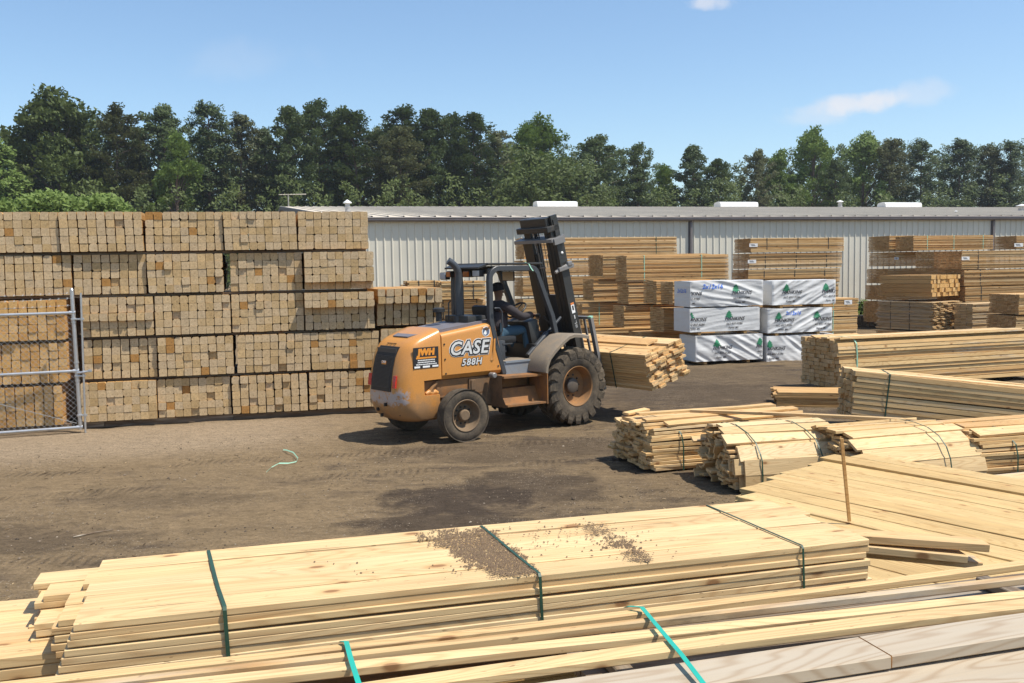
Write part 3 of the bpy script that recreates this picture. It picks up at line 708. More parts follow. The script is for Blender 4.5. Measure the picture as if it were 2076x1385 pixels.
def make_posts():
    for k in PB:
        for i, (a, b_, j, pat) in enumerate(PB[k]):
            lab = 'tan post bundle in the %s row, %s' % (rown[k], LOOK.get((k, i), ('at the left edge of the photo' if b_ > 0 else 'beyond the left edge of the photo')))
            post_bundle(a, b_, RZ[k], lab, jut=j, pattern=pat)
    for k, (a, b_), lk in ((3, (-45, 131), 'top'), (4, (-45, 130), 'middle'), (5, (-62, 116), 'bottom')):
        post_bundle(a, b_, RZ[k]-.02, 'bundle of orange posts behind the chain link gate, %s of three' % lk, 'orange', .10 if k == 3 else .06, group='orange post bundles behind the gate')
    for z, (a, b_), pat, lk in ((1.60, (761, 893), 'top2', 'topmost bundle of the lower post stack, its lit top showing'), (.87, (767, 900), None, 'bundle of tan posts under the lit one, half behind the forklift hood'), (.14, (768, 902), None, 'lowest bundle of the short post stack, behind the forklift counterweight')):
        post_bundle(a, b_, z, lk, 'tan', .06, pat, group='short stack of post bundles by the forklift')
    # timbers under and between the rows
    dm = [M['dun'], M['dun']]
    def timber(sa, sb, z, t, d, label, grp='timbers under the post stack', y0=.06):
        q = PL + PE*sa + PN*y0
        o = empty('timber', (q.x, q.y, z), (0, 0, PANG)); tag(o, label, 'timber', grp); board(o, 'beam', sb-sa, d, t, (0, d/2, t/2), (0, 0, 0), dm, 0, bow=.2); return o
    s = s_on_posts
    timber(s(196), s(462), .0, .115, .2, 'long dark grey timber on the ground under the post stack')
    timber(s(463), s(765), .0, .10, .2, 'dark timber in shadow under the right end of the post stack')
    timber(s(-120), s(128), .0, .095, .2, 'dark timber under the orange posts behind the gate')
    timber(s(140), s(195), .0, .12, .25, 'short grey block of timber on the ground at the gate post')
    timber(s(770), s(900), .0, .13, .2, 'timber under the short post stack behind the forklift')
    for k in (1, 2, 3, 4):
        timber(s(-30 if k < 3 else 165), s(745), RZ[k]-.052, .046, .09, 'thin dark spacer lath under the %s row of posts' % rown[k], 'spacer laths between rows of posts', .12)
    for k in (3, 4): timber(s(-40), s(115), RZ[k]-.070, .044, .09, 'spacer lath under the %s orange post bundle' % ('top' if k == 3 else 'middle'), 'spacer laths between rows of posts', .12)
    for z, w_ in ((.84, 'lower'), (1.57, 'upper')): timber(s(772), s(890), z, .028, .09, 'spacer lath in the short post stack, the %s one' % w_, 'spacer laths between rows of posts', .12)
make_posts()

# ------------------------------------------------------------------ gate
def make_gate():
    gm = simple('galvanised_steel', (.55, .56, .57), .35, .75); wm_ = simple('galvanised_wire', (.45, .46, .46), .45, .6)
    B = at(172, 887); gd = at(-60, 893.5); A0 = at(164, 878)
    ang = math.atan2(A0.y-gd.y, A0.x-gd.x)
    rd = Vector((math.cos(ang), math.sin(ang), 0)); nn = Vector((-rd.y, rd.x, 0))
    def loc(u, v):
        q = on_plane(u, v, A0, nn) - A0; return q.dot(rd), q.z
    root = empty('chain_link_gate', A0, (0, 0, ang)); tag(root, 'open galvanised chain link gate with barbed wire at the left edge', 'gate')
    x1, zb = loc(163, 866); xt, zt = loc(151, 634); xm, zm = loc(157, 752); _, zp = loc(149, 588)
    x1 = 0.0; Lg = 3.4
    def lean(z): return x1 + (z-zb)*(-.012)
    b = MB(); b.cs = True
    b.tube([(lean(zb-.04), 0, zb-.04), (lean(zp), 0, zp)], .033, 12); b.tube([(lean(zp), 0, zp), (lean(zp), 0, zp+.03)], [.036, .015], 12); b.build('frame_post', gm, root, auto=50)
    for z, nm in ((zt, 'rail'), (zm, 'rail'), (zb, 'rail')):
        b = MB(); b.cs = True; b.tube([(lean(z), 0, z), (-Lg, 0, z-.015)], .026, 10)
        b.tube([(lean(z)-.06, 0, z), (lean(z)+.034, 0, z)], .036, 10); b.build(nm, gm, root, auto=50)
    # mesh of zigzag wires
    b = MB(); p = .088; h = zt-zb; xx = -Lg
    while xx < -.04:
        for sgn in (1, -1):
            pts = []; 
            x0 = xx; x1_ = xx + sgn*h
            a0, a1 = zb, zt
            if x1_ > -.03: a1 = zb + (-.03-x0); x1_ = -.03
            if x1_ < -Lg: a1 = zb + (x0+Lg); x1_ = -Lg
            if a1-a0 > .05: b.tube([(x0, .004*sgn, a0), (x1_, .004*sgn, a1)], .0029, 3, cap=False)
        xx += p
    k = zb + p
    while k < zt:                                  # wires that start on the two sides
        b.tube([(-Lg, .004, k), (-Lg+(zt-k), .004, zt)], .0029, 3, cap=False)
        b.tube([(-.03, -.004, k), (-.03-(zt-k), -.004, zt)], .0029, 3, cap=False); k += p
    b.build('mesh', wm_, root, fix=False)
    for k, v in enumerate((594, 605, 619)):
        _, z = loc(150, v); b = MB(); b.tube([(lean(z), 0, z), (-.4, 0, z-.010), (-1.7, 0, z-.045), (-Lg, 0, z-.06)], .0028, 5)
        for q in range(24):
            x = -.1-q*.13; zz = z-.02*min(1, q/8)-.02*q/24
            b.tube([(x-.012, -.01, zz-.016), (x+.012, .01, zz+.016)], .002, 4); b.tube([(x+.012, -.01, zz-.014), (x-.012, .01, zz+.018)], .002, 4)
        b.build('barbed_wire', wm_, root)
    b = MB(); b.tube([(lean(zb)-.05, -.02, zb+.07), (-1.9, -.02, zb+.72), (-Lg, -.02, zm-.05)], .005, 5); b.build('brace_rod', wm_, root)
    # drop rod with its guides
    dx, dz0 = loc(174, 887); dxt, dzt = loc(164, 594)
    b = MB(); b.cs = True; b.tube([(dx, -.03, dz0+.002), (dx*.8+dxt*.2, -.03, .3), (dxt, -.03, dzt)], .017, 8); b.build('drop_rod', gm, root, auto=50)
    for v in (647, 762, 842):
        b = MB(); _, z = loc(160, v); x = dxt + (dx-dxt)*(dzt-z)/(dzt-dz0)
        b.cbox(((lean(z)+x)/2, -.02, z), (abs(x-lean(z))+.07, .05, .028), .006); b.lathe([(-.02, .045), (.02, .045)], 10, Matrix.Translation((lean(z), 0, z)), 'Z'); b.lathe([(-.02, .028), (.02, .028)], 10, Matrix.Translation((x, -.03, z)), 'Z'); b.build('rod_guide', gm, root)
    for v in (653, 735, 772):
        b = MB(); _, z = loc(155, v); b.lathe([(-.012, .042), (.012, .042)], 10, Matrix.Translation((lean(z), 0, z)), 'Z'); b.build('tension_band', gm, root)
    _, z = loc(160, 752); b = MB(); x = dx*.6+dxt*.4; b.tube([(x-.09, -.04, z-.03), (x, -.05, z-.02), (x+.13, -.05, z+.0)], [.018, .022, .014], 8); b.cbox((x+.10, -.05, z-.005), (.06, .035, .045), .008); b.build('latch', gm, root)
make_gate()

# ------------------------------------------------------------------ lumber packs in the yard
def pack_mesh(L, Wd, H, t, w, mats, r, jit=.02, crown=0.0, gapw=.002):
    """boards of one strapped pack in one mesh; x along the boards, y into depth, z up"""
    b = MB(); nl = max(1, round(H/t)); nw = max(1, round(Wd/w)); t = H/nl; w = Wd/nw
    for k in range(nl):
        for j in range(nw):
            a = r.gauss(0, jit); l = L + r.gauss(0, jit) - a; oy = r.gauss(0, .010) if j in (0, nw-1) else 0; dz = crown*math.sin(PI*(j+.5)/nw)
            b.ct = r.uniform(.01, .99); y = (j+.5)*w + r.gauss(0, .003) + oy; z = (k+.5)*t + dz
            hw = w/2-gapw; ht = t/2-r.uniform(.002, .007)
            b.cm = 0
            vs = [(a, y-hw, z-ht), (a+l, y-hw, z-ht), (a+l, y+hw, z-ht), (a, y+hw, z-ht), (a, y-hw, z+ht), (a+l, y-hw, z+ht), (a+l, y+hw, z+ht), (a, y+hw, z+ht)]
            b.add(vs, [(0, 3, 2, 1), (4, 5, 6, 7), (0, 1, 5, 4), (2, 3, 7, 6)]); b.cm = 1; b.add(vs, [(0, 4, 7, 3), (1, 2, 6, 5)])
    return b.mesh('boards', mats)
def strap_loop(parent, x, Wd, z0, z1, m, w=.02, off=.006, name='strap', crown=0):
    b = MB(); b.ribbon([(x, -off, z0), (x, -off, z1-.02), (x, 0, z1+off), (x, Wd*.5, z1+off+crown), (x, Wd, z1+off), (x, Wd+off, z1-.02), (x, Wd+off, z0)], (1, 0, 0), w)
    return b.build(name, m, parent)
def far_pack(uL, uR, vt, vb, y, Wd, label, mats=None, t=.04, w=.14, ang=None, straps=(), sm='strap_green', cat='lumber pack', group='lumber packs stacked behind the forklift', tagx=None, jit=.007, crown=0.0, dz=0.0, name='lumber_pack', zfix=None):
    """front left top corner sighted at (uL, vt) at depth y ; the front runs to uR ; vb is its lower edge at the left"""
    ang = YA if ang is None else rad(ang)
    e = Vector((math.cos(ang), math.sin(ang), 0)); n = Vector((-math.sin(ang), math.cos(ang), 0))
    P = at_y(uL, vt, y); z1 = P.z+dz; z0 = at_y(uL, vb, y).z+dz
    if zfix: z0, z1 = zfix
    q = on_plane(uR, vt, P, n); L = (q-P).dot(e)
    o = empty(name, (P.x, P.y, z0), (0, 0, ang)); tag(o, label, cat, group)
    r = random.Random(int(uL*7+vt)); mats = mats or (M['pack'], M['pack_end'])
    link('boards', pack_mesh(L, Wd, z1-z0, t, w, mats, r, jit, crown), o)
    for f in straps: strap_loop(o, L*f, Wd, 0, z1-z0, M[sm], .025)
    if tagx is not None:
        b = MB(); b.box((tagx[0], -.012, tagx[1]), (tagx[2], .004, tagx[3])); b.cm = 1
        for k in range(3): b.box((tagx[0]-tagx[2]*.12+.02*k, -.015, tagx[1]+tagx[3]*(.22-.2*k)), (tagx[2]*.5, .002, tagx[3]*.09))
        b.build('paper_tag', [M['paper'], M['ink']], o)
    return o, P, L, z0, z1
FT = (M['pack'], M['pack_end']); TT = (M['pack'], M['pack_end']); PT = (M['fresh'], M['pack_end'])
def make_yard():
    F = far_pack
    # boards behind the forklift cab
    F(893, 985, 571, 608, 23.6, 1.0, 'strapped pack of rough boards left of the driver, upper one', PT, .045, .14, straps=(.25, .72), sm='strap_black', jit=.03)
    F(830, 893, 570, 608, 23.9, 1.0, 'short ragged pack of boards behind the exhaust pipe', PT, .045, .14, straps=(.3, .8), sm='strap_black', jit=.05)
    F(860, 985, 610, 648, 23.7, 1.0, 'strapped pack of rough boards left of the driver, middle one', FT, .045, .14, straps=(.3, .85), sm='strap_black', jit=.03)
    F(850, 985, 650, 700, 23.7, 1.0, 'lowest pack of boards behind the forklift seat', FT, .045, .14, jit=.03)
    F(1012, 1046, 617, 655, 24.6, .9, 'low end of a board pack behind the steering wheel', PT, .04, .14)
    F(985, 1046, 656, 702, 24.2, .9, 'lowest board pack behind the steering wheel', PT, .04, .14)
    # tall stack at the back
    F(1062, 1372, 483, 526, 33, 1.1, 'long brown pack of thick boards on top of the rear stack', TT, .055, .28, straps=(.86,), crown=.02)
    F(1060, 1290, 528, 560, 32.8, 1.1, 'brown pack under the long top pack of the rear stack', TT, .055, .28, straps=(.30,))
    F(1060, 1330, 563, 602, 32.8, 1.1, 'yellow pack third down in the rear stack', FT, .05, .2)
    F(1060, 1330, 607, 640, 32.8, 1.1, 'pale pack fourth down in the rear stack', PT, .05, .2)
    F(1060, 1330, 643, 690, 32.8, 1.1, 'lowest pack of the rear stack', FT, .05, .2)
    # stepped stack with its dark ends towards us
    F(1222, 1440, 518, 562, 30.6, 1.35, 'upper left pack of the stepped stack, its dark end behind another', FT, .04, .14, crown=.03)
    F(1270, 1477, 519, 572, 29., .9, 'long yellow top pack of the stepped stack with two pale straps', FT, .045, .24, straps=(.17, .73), sm='strap_pale', crown=.02)
    F(1203, 1420, 566, 610, 30.6, 1.0, 'pack low left in the stepped stack with a shaded side', TT, .05, .24)
    F(1274, 1450, 575, 617, 29., .9, 'pack under the long yellow one, with a block of shade on its side', FT, .05, .24)
    F(1331, 1450, 571, 618, 27.6, .95, 'pack with a rounded dark end left of the white wrapped packs', FT, .05, .24, crown=.04)
    F(1364, 1480, 571, 618, 26.4, .8, 'pack whose dark end touches the upper white wrapped pack', FT, .05, .24)
    F(1180, 1420, 616, 660, 30.6, 1.0, 'lower pack far left in the stepped stack', PT, .055, .24, straps=(.14,), sm='strap_pale')
    F(1265, 1450, 620, 665, 29., .9, 'lower pack with a worn corner in the stepped stack', TT, .05, .24, straps=(.3,), sm='strap_pale')
    F(1345, 1450, 624, 674, 27.4, .95, 'lower pack beside the middle white wrapped pack', TT, .05, .24)
    F(1200, 1420, 668, 715, 30.4, 1.0, 'bottom pack of the stepped stack behind the load guard', FT, .05, .24)
    F(1300, 1450, 674, 724, 28.4, 1.0, 'bottom pack of the stepped stack left of the lowest white pack', TT, .05, .24)
    # three strapped packs with paper tags
    for vt, vb, ul, ur, lk in ((483, 512, 1522, 1711, 'top'), (514, 545, 1519, 1707, 'second'), (547, 577, 1517, 1703, 'third'), (579, 609, 1516, 1700, 'fourth'), (611, 645, 1516, 1697, 'lowest')):
        F(ul, ur, vt, vb, 33.6, 1.15, '%s pack in the stack with black straps right of the downspout' % lk, FT, .045, .2, straps=(.17, .5, .83), sm='strap_black', group='strapped packs by the warehouse wall', tagx=(.1, .25, .32, .12) if vt < 520 else None)
    F(1668, 1740, 606, 642, 28.2, 1.0, 'tan pack with a paper tag right of the white wrapped packs', TT, .06, .24, straps=(.3,), sm='strap_pale', tagx=(.85, .40, .26, .13))
    F(1662, 1738, 644, 690, 28.2, 1.0, 'tan pack under the one with the paper tag', TT, .06, .24, straps=(.35,), sm='strap_pale')
    # right hand stacks
    g = 'lumber packs stacked on the right'
    F(1852, 2014, 478, 508, 36.5, 1.05, 'topmost orange brown pack of the right stack, long side showing', FT, .04, .14, straps=(.17, .5, .87), sm='strap_pale', group=g)
    F(1803, 1860, 478, 510, 37.6, 1.3, 'dark ended pack left of the topmost pack on the right', TT, .04, .14, group=g)
    F(1815, 1950, 511, 540, 37.2, 1.6, 'dark brown pack second from the top, far left of the right stack', TT, .04, .14, group=g, tagx=(.05, .3, .2, .1))
    F(1800, 1950, 545, 575, 37.2, 1.3, 'dark pack with white edge boards, third down on the right', TT, .04, .14, group=g)
    F(1797, 1950, 579, 609, 37.0, 1.3, 'dark pack fourth down beside the weeds', TT, .04, .14, group=g)
    F(1793, 1950, 612, 655, 37.0, 1.3, 'lowest dark pack beside the weeds', TT, .04, .14, group=g)
    F(1905, 2000, 510, 549, 34.8, 1.3, 'middle pack in shade, between the dark and the bright packs on the right', TT, .04, .14, group=g)
    for vt, vb, ul, lk in ((509, 546, 1950, 'upper'), (548, 580, 1955, 'middle'), (582, 618, 1957, 'lower')):
        F(ul, 2200, vt, vb, 31.2, 1.3, 'bright yellow pack with thin laths and black straps, %s of three on the right' % lk, FT, .03, .14, straps=(.13, .62), sm='strap_black', group=g, tagx=(.14, .35, .3, .11) if lk == 'upper' else None)
    F(2061, 2200, 478, 505, 38.5, 1.2, 'far pack with a paper tag at the right edge of the photo', TT, .04, .14, group=g, tagx=(.1, .16, .42, .14))
    F(2066, 2200, 597, 638, 27.6, 1.15, 'yellow pack with a dark end at the right edge, upper of two', FT, .04, .14, group=g)
    F(2060, 2200, 641, 672, 27.6, 1.15, 'yellow pack with a dark end at the right edge, lower of two', FT, .04, .14, group=g)
    F(1972, 2056, 616, 672, 29.6, .7, 'greyish pack with white edges between two yellow stacks', (M['stain'], M['end']), .05, .2, ang=22, group=g)
    # packs turned the other way, their right ends in the sun
    A2 = -58; e2 = Vector((math.cos(rad(A2)), math.sin(rad(A2)), 0)); n2 = Vector((-e2.y, e2.x, 0))
    def turned(u, vt, vb, y, L, Wd, label, mats, t, w, jit, straps=(), zfix=None, cr=0.):
        P = at_y(u, vt, y); z1 = P.z; z0 = at_y(u, vb, y).z
        if zfix: z0 = zfix
        o = empty('lumber_pack', (P.x-e2.x*L, P.y-e2.y*L, z0), (0, 0, rad(A2))); tag(o, label, 'lumber pack', g)
        link('boards', pack_mesh(L, Wd, z1-z0, t, w, mats, random.Random(int(u+vt)), jit, cr), o)
        for f in straps: strap_loop(o, L*f, Wd, 0, z1-z0, M['strap_black'], .02)
    turned(1888, 558, 602, 30.4, 1.9, 1.5, 'pack of square timbers on the right with bright orange ends', (M['tan'], M['post_end_orange']), .135, .14, .03)
    turned(1890, 613, 671, 30.0, 2.0, 1.55, 'ragged pack of thin boards under the square timbers, its tan top showing', (M['stain'], M['end']), .03, .17, .05, (.25, .6))
    turned(1884, 674, 715, 30.0, 1.9, 1.5, 'shaded pack at the bottom of the turned stack', TT, .04, .17, .04)
    # dark pallet at the wall
    q = at_y(1732, 652, 38.5); o = empty('pallet', (q.x, q.y, 0), (0, 0, YA)); tag(o, 'dark weathered pallet standing at the foot of the warehouse wall', 'pallet')
    b = MB()
    for k in range(5): b.box((.6, .1*0+k*.22, .42), (1.25, .12, .03))
    for x in (.05, .6, 1.15): b.box((x, .44, .21), (.08, 1.0, .38))
    b.build('boards', M['dun'], o)
make_yard()

# ------------------------------------------------------------------ white wrapped packs
def make_wraps():
    wm_, g = mat('white_plastic_wrap')
    P = g.n('ShaderNodeTexCoord').outputs['Object']
    d = g.n('ShaderNodeMapping', {'Vector': P, 'Rotation': (0, rad(32), 0), 'Scale': (1.2, 1, 7)}).outputs[0]
    n1 = g.noise(d, .8, 2, .5); n2 = g.noise(P, 9, 3, .5)
    finish(g, (.66, .65, .625), .4, g.m('ADD', n1, g.m('MULTIPLY', n2, .35)), .5, .03, spec=.5)
    green = simple('printed_green', (.03, .22, .10), .5); blk = simple('printed_black', (.03, .03, .04), .5); blue = simple('blue_marker', (.03, .15, .62), .5)
    ang = YA; e = Vector((math.cos(ang), math.sin(ang), 0)); n = Vector((-math.sin(ang), math.cos(ang), 0))
    def wrap(uL, uR, vt, vb, y, seed, prints, label, amp, dirx, hand=False, bulge=0.0):
        P = at_y(uL, vt, y); z1 = P.z; z0 = at_y(uL, vb, y).z; q = on_plane(uR, vt, P, n); L = (q-P).dot(e); H = z1-z0; Wd = .95
        o = empty('wrapped_lumber_pack', (P.x, P.y, z0), (0, 0, ang)); tag(o, label, 'wrapped pack', 'white wrapped lumber packs')
        def disp(s, z):      # folds in the sheet: runs of creases fanning from the upper corners
            if L-s < .05 or s < .05: edge = min(s, L-s)/.05
            else: edge = 1
            a = s*math.cos(dirx) + z*math.sin(dirx); c = -s*math.sin(dirx) + z*math.cos(dirx)
            f = mnoise.noise((a*.9, c*7.5, seed*3.3)); f = (1-abs(f)*2.4)
            f2 = mnoise.noise((s*2.5, z*3, seed*1.7+5))
            return max(0, edge)*(0.85*amp*(f*.75 + f2*.8) - bulge*math.sin(PI*min(1, max(0, z/H)))*math.sin(PI*min(1, max(0, s/L)))**.5)
        b = MB(); b.cs = True; nx, nz = 90, 30
        fr = [[(i/nx*L, -disp(i/nx*L, k/nz*H) - .004, k/nz*H) for i in range(nx+1)] for k in range(nz+1)]
        vs = [p for row in fr for p in row]
        b.add(vs, [(k*(nx+1)+i, k*(nx+1)+i+1, (k+1)*(nx+1)+i+1, (k+1)*(nx+1)+i) for k in range(nz) for i in range(nx)])
        top = fr[nz]; tz = lambda s, t: H + .010*mnoise.noise((s*2, t*4, seed)) + .008*math.sin(PI*t)
        vs = [(s[0], s[1] + (Wd-s[1])*t/8, tz(s[0], t/8) if t else H) for t in range(9) for s in top]
        b.add(vs, [(k*(nx+1)+i, k*(nx+1)+i+1, (k+1)*(nx+1)+i+1, (k+1)*(nx+1)+i) for k in range(8) for i in range(nx)])
        for sx, x in ((0, 0.0), (1, L)):
            vs = []
            for k in range(nz+1):
                for t in range(13):
                    f = t/12; ed = math.sin(PI*f)*math.sin(PI*min(1, k/nz))
                    vs.append((x + (-1 if sx == 0 else 1)*ed*(.012*mnoise.noise((f*2.5, k/nz*2, seed+9))), -.004 + (Wd+.004)*f, k/nz*H if k < nz else (H if f == 0 else tz(x, f))))
            b.add(vs, [(k*13+t, k*13+t+1, (k+1)*13+t+1, (k+1)*13+t) for k in range(nz) for t in range(12)])
        b.add([(0, Wd, 0), (L, Wd, 0), (L, Wd, H), (0, Wd, H)], [(0, 1, 2, 3)])
        wr = b.build('wrap', wm_, o)
        def put(me, s, z, m, name='lettering', end=False):
            me = me.copy()
            keep = []
            bm = bmesh.new(); bm.from_mesh(me)
            long_ = [ed for ed in bm.edges if ed.calc_length() > .05]
            if long_: bmesh.ops.subdivide_edges(bm, edges=long_, cuts=2)
            bmesh.ops.triangulate(bm, faces=bm.faces)
            dele = []
            for p in bm.verts:
                x, zz = p.co.x + s, p.co.y + z
                if end: p.co = Vector((-.020, (Wd-.02) - x, zz))
                else:
                    if x < .004 or x > L-.004: dele.append(p)
                    p.co = Vector((min(max(x, .002), L-.002), -disp(x, zz) - .015, zz))
            bmesh.ops.delete(bm, geom=dele, context='VERTS')
            bm.to_mesh(me); bm.free(); me.materials.clear(); me.materials.append(m)
            if len(me.polygons): link(name, me, wr)
        tri = MB()
        for k, (w_, z_) in enumerate(((.125, 0), (.10, .05), (.07, .095))): tri.add([(-w_, z_, 0), (w_*.2, z_-.012, 0), (w_, z_+.008, 0), (w_*.25, z_+.058, 0), (0, z_+.085, 0), (-w_*.3, z_+.055, 0)], [(0, 1, 2, 3, 4, 5)])
        tri.add([(-.02, -.04, 0), (.02, -.04, 0), (.02, 0, 0), (-.02, 0, 0)], [(0, 1, 2, 3)]); trm = tri.mesh('emblem', green)
        T1 = text_mesh('HANKINS', .122, .0035, .35, 0.0, space=1.1); T2 = text_mesh('662-837-9286', .080, .0012, .2, 0.0, space=1.05); T3 = text_mesh('Ripley, MS.', .068, .0012, .25, 0.0)
        for s in prints:
            put(trm, s+.0, H*.60, green, 'emblem'); put(T1, s+.16, H*.52, blk); put(T2, s+.16, H*.31, blk); put(T3, s+.13, H*.14, blk)
        if hand == 1:
            put(text_mesh('2x12x16', .17, .003, .3, 0.0), .62, H*.78, blue, 'handwriting'); put(text_mesh('2x12x16', .15, .002, .3, 0.0), .46, H*.62, blue, 'handwriting', end=True)
        if hand == 2: put(text_mesh('2x12x16', .13, .003, .3, 0.0), .75, H*.8, blue, 'handwriting')
        for s in (.3, L-.4):      # bearers under the pack, fixed by the straps
            bb = MB(); bb.cbox((s, Wd/2, -.045), (.09, Wd-.06, .075), .006); bb.build('bearer', M['tan'], o)
        return L
    wrap(1399, 1547, 571, 623, 24.9, 1, (-.14, 1.3), 'upper left white wrapped pack with blue handwriting', .032, rad(-12), 1, -.02)
    wrap(1565, 1694, 570, 619, 25.5, 2, (.42, 1.62), 'upper right white wrapped pack, creased from its right corner', .036, rad(28), 0)
    wrap(1398, 1540, 626, 674, 24.9, 3, (.02, 1.12), 'middle left white wrapped pack, smooth faced', .012, rad(8), 0)
    wrap(1556, 1687, 627, 676, 25.4, 4, (.32, 1.48), 'middle right white wrapped pack with a bulging right end', .036, rad(24), 2)
    wrap(1410, 1546, 682, 734, 24.9, 5, (.6, 1.86), 'lower left white wrapped pack standing on the dirt', .034, rad(-30), 0)
    wrap(1554, 1690, 682, 735, 25.4, 6, (.08, 1.4), 'lower right white wrapped pack, partly behind a yellow bundle', .04, rad(-32), 0)
make_wraps()
# ------------------------------------------------------------------ near lumber
def lumber(name, loc, rz, label, cat='lumber bundle', group='strapped lumber bundles around the yard', ry=0.0, rx=0.0):
    o = empty(name, loc, (rx, ry, rz)); tag(o, label, cat, group); return o
def strap_path(parent, pts, m, w=.016, wd=(1, 0, 0), name='strap', th=.0012):
    b = MB(); b.ribbon(pts, wd, w, th); return b.build(name, m, parent)
BN = 'board'
def grid(o, L, nw, nl, w, t, mats, jit=.02, roll=.0, shift=None, r=R, z0=0.0, bow=1.0, matf=None, gap=.003, skip=None, name=BN, yaw=0.0):
    for k in range(nl):
        for j in range(nw):
            if skip and skip(j, k): continue
            a = r.gauss(0, jit) + (shift(j, k) if shift else 0)
            board(o, name, L, w, t, (a, (j+.5)*(w+gap) + r.gauss(0, .003), z0+(k+.5)*(t+.001)), (r.gauss(0, roll), 0, r.gauss(0, yaw)), matf(j, k) if matf else mats, bow=bow)
PT2 = (M['pale'], M['end']); FT2 = (M['fresh'], M['end']); TT2 = (M['tan'], M['end']); DT = (M['deck'], M['end']); GT = (M['grey'], M['end']); ST = (M['stain'], M['end'])
def make_front():
    # --- big strapped bundle nearest the yard
    zt = 1.5; A = at(148, 1266, zt); B = at(1772, 1093, zt); rz = math.atan2(B.y-A.y, B.x-A.x); L = (B-A).length
    t = .0258; w = .1375; nl = 9; z0 = zt - nl*(t+.001)
    o = lumber('strapped_lumber_bundle', (A.x, A.y, z0), rz, 'large strapped bundle of pale boards in the foreground with dirt on its top')
    sh = {5: (.0, -.01, -.03, .04, .0), 4: (-.03, -.10, -.05, -.03, .02)}
    def shift(j, k):
        if k == nl-1: return (.015, .0, -.01, -.035, -.005)[j]
        base = (-.02, -.06, -.08, -.19, -.215)[j] if k >= nl-3 else ((-.03, -.09, -.17, -.20, -.14)[j] if k >= nl-6 else (-.02, -.05, -.11, -.06, -.02)[j])
        return base + R.gauss(0, .02)
    for k in range(nl):
        for j in range(5):
            dx = shift(j, k) if j else (-.010*(nl-1-k))
            l = L - dx + ((.0, -.03, -.05, .0, -.06)[j] if k == nl-1 else R.uniform(-.06, .0)) if j else L - dx + R.uniform(-.035, .0)
            board(o, BN, l, w, t, (dx, (j+.5)*(w+.006), (k+.5)*(t+.001) + (R.gauss(0, .0016) if k < nl-1 else (0, -.0015, .001, -.001, .0005)[j])), (R.gauss(0, .008) if k < nl-1 else R.gauss(0, .002), 0, R.gauss(0, .0012)), PT2, var=R.randrange(4), bow=.5)
    H = nl*(t+.001)
    wd = 5*(w+.003)
    def strap_at(ub, vb_, un, vn, wst=.017, m=M['strap_green']):
        pb = at(ub, vb_, zt); pn = at(un, vn, zt)
        iv = Matrix.Rotation(-rz, 3, 'Z'); qb = iv @ (pb-A); qn = iv @ (pn-A); mx = (qb+qn)/2
        strap_path(o, [(qn.x+.01, -.004, -.05), (qn.x, -.004, H-.006), (qn.x, .004, H+.004), (qn.x*.7+qb.x*.3-.004, wd*.3, H+.006), (mx.x-.004, wd*.5, H+.007), (qn.x*.25+qb.x*.75-.002, wd*.75, H+.006), (qb.x, wd-.005, H+.004), (qb.x, wd+.004, H-.01), (qb.x, wd+.004, -.05)], m, wst)
    strap_at(422, 1124, 455, 1243, .013); strap_at(985, 1078, 1094, 1165, .011); strap_at(1425, 1022, 1620, 1105, .008)
    # --- loose dirt spilled on it
    dm, g = mat('spilled_dirt'); nz = g.noise(g.n('ShaderNodeTexCoord').outputs['Object'], 120, 4, .7)
    finish(g, g.mix(nz, (.13, .088, .055), (.24, .17, .11)), .95, nz, .6, .004, spec=.1)
    b = MB(); r = random.Random(8)
    def inside(p, poly):
        c = False
        for i in range(len(poly)):
            (x1, y1), (x2, y2) = poly[i], poly[i-1]
            if (y1 > p[1]) != (y2 > p[1]) and p[0] < (x2-x1)*(p[1]-y1)/(y2-y1)+x1: c = not c
        return c
    pa = [(852, 1088), (905, 1076), (985, 1072), (1010, 1092), (1052, 1120), (1085, 1158), (1060, 1168), (1000, 1164), (985, 1150), (948, 1142), (915, 1118), (878, 1098)]
    pb = [(1170, 1066), (1205, 1063), (1248, 1082), (1210, 1086)]; pc = [(1215, 1094), (1262, 1094), (1288, 1108), (1300, 1116), (1318, 1130), (1290, 1132), (1258, 1112), (1225, 1102)]
    def stone(p, s):
        q = Matrix.Rotation(r.uniform(0, 6.3), 3, 'Z') @ Matrix.Diagonal((s*r.uniform(.8, 1.4), s, s*.75))
        b.add([q @ Vector(k) + p for k in ((1, 0, 0), (-.2, 1, .1), (-1, .1, 0), (.1, -1, -.1), (0, .1, 1))], [(0, 1, 4), (1, 2, 4), (2, 3, 4), (3, 0, 4)])
    def edge(p, poly):                  # pixels to the nearest side, negative outside
        d = 1e9
        for i in range(len(poly)):
            a, c = Vector(poly[i-1]), Vector(poly[i]); q = Vector(p); t_ = max(0, min(1, (q-a).dot(c-a)/max(1e-6, (c-a).length_squared))); d = min(d, (a+(c-a)*t_-q).length)
        return d if inside(p, poly) else -d
    for poly, n_ in ((pa, 42000), (pb, 6000), (pc, 9000)):
        us = [p[0] for p in poly]; vs = [p[1] for p in poly]
        for _ in range(n_):
            u = r.uniform(min(us)-22, max(us)+22); v = r.uniform(min(vs)-9, max(vs)+9); p = at(u, v, zt+.0035)
            nz_ = mnoise.noise((p.x*16, p.y*16, 2))*.6 + mnoise.noise((p.x*50, p.y*50, 5))*.4
            f = edge((u, v), poly)/16 + .42 + nz_*1.5
            ql = Matrix.Rotation(-rz, 3, 'Z') @ (p-A)
            if .006 < ql.y < wd-.004 and r.random() < max(.0, min(1, f)): stone(p, r.choice((.0009, .0012, .0016, .0022, .0032)) * r.uniform(.8, 1.3) * (1.9 if r.random() < .02 else 1))
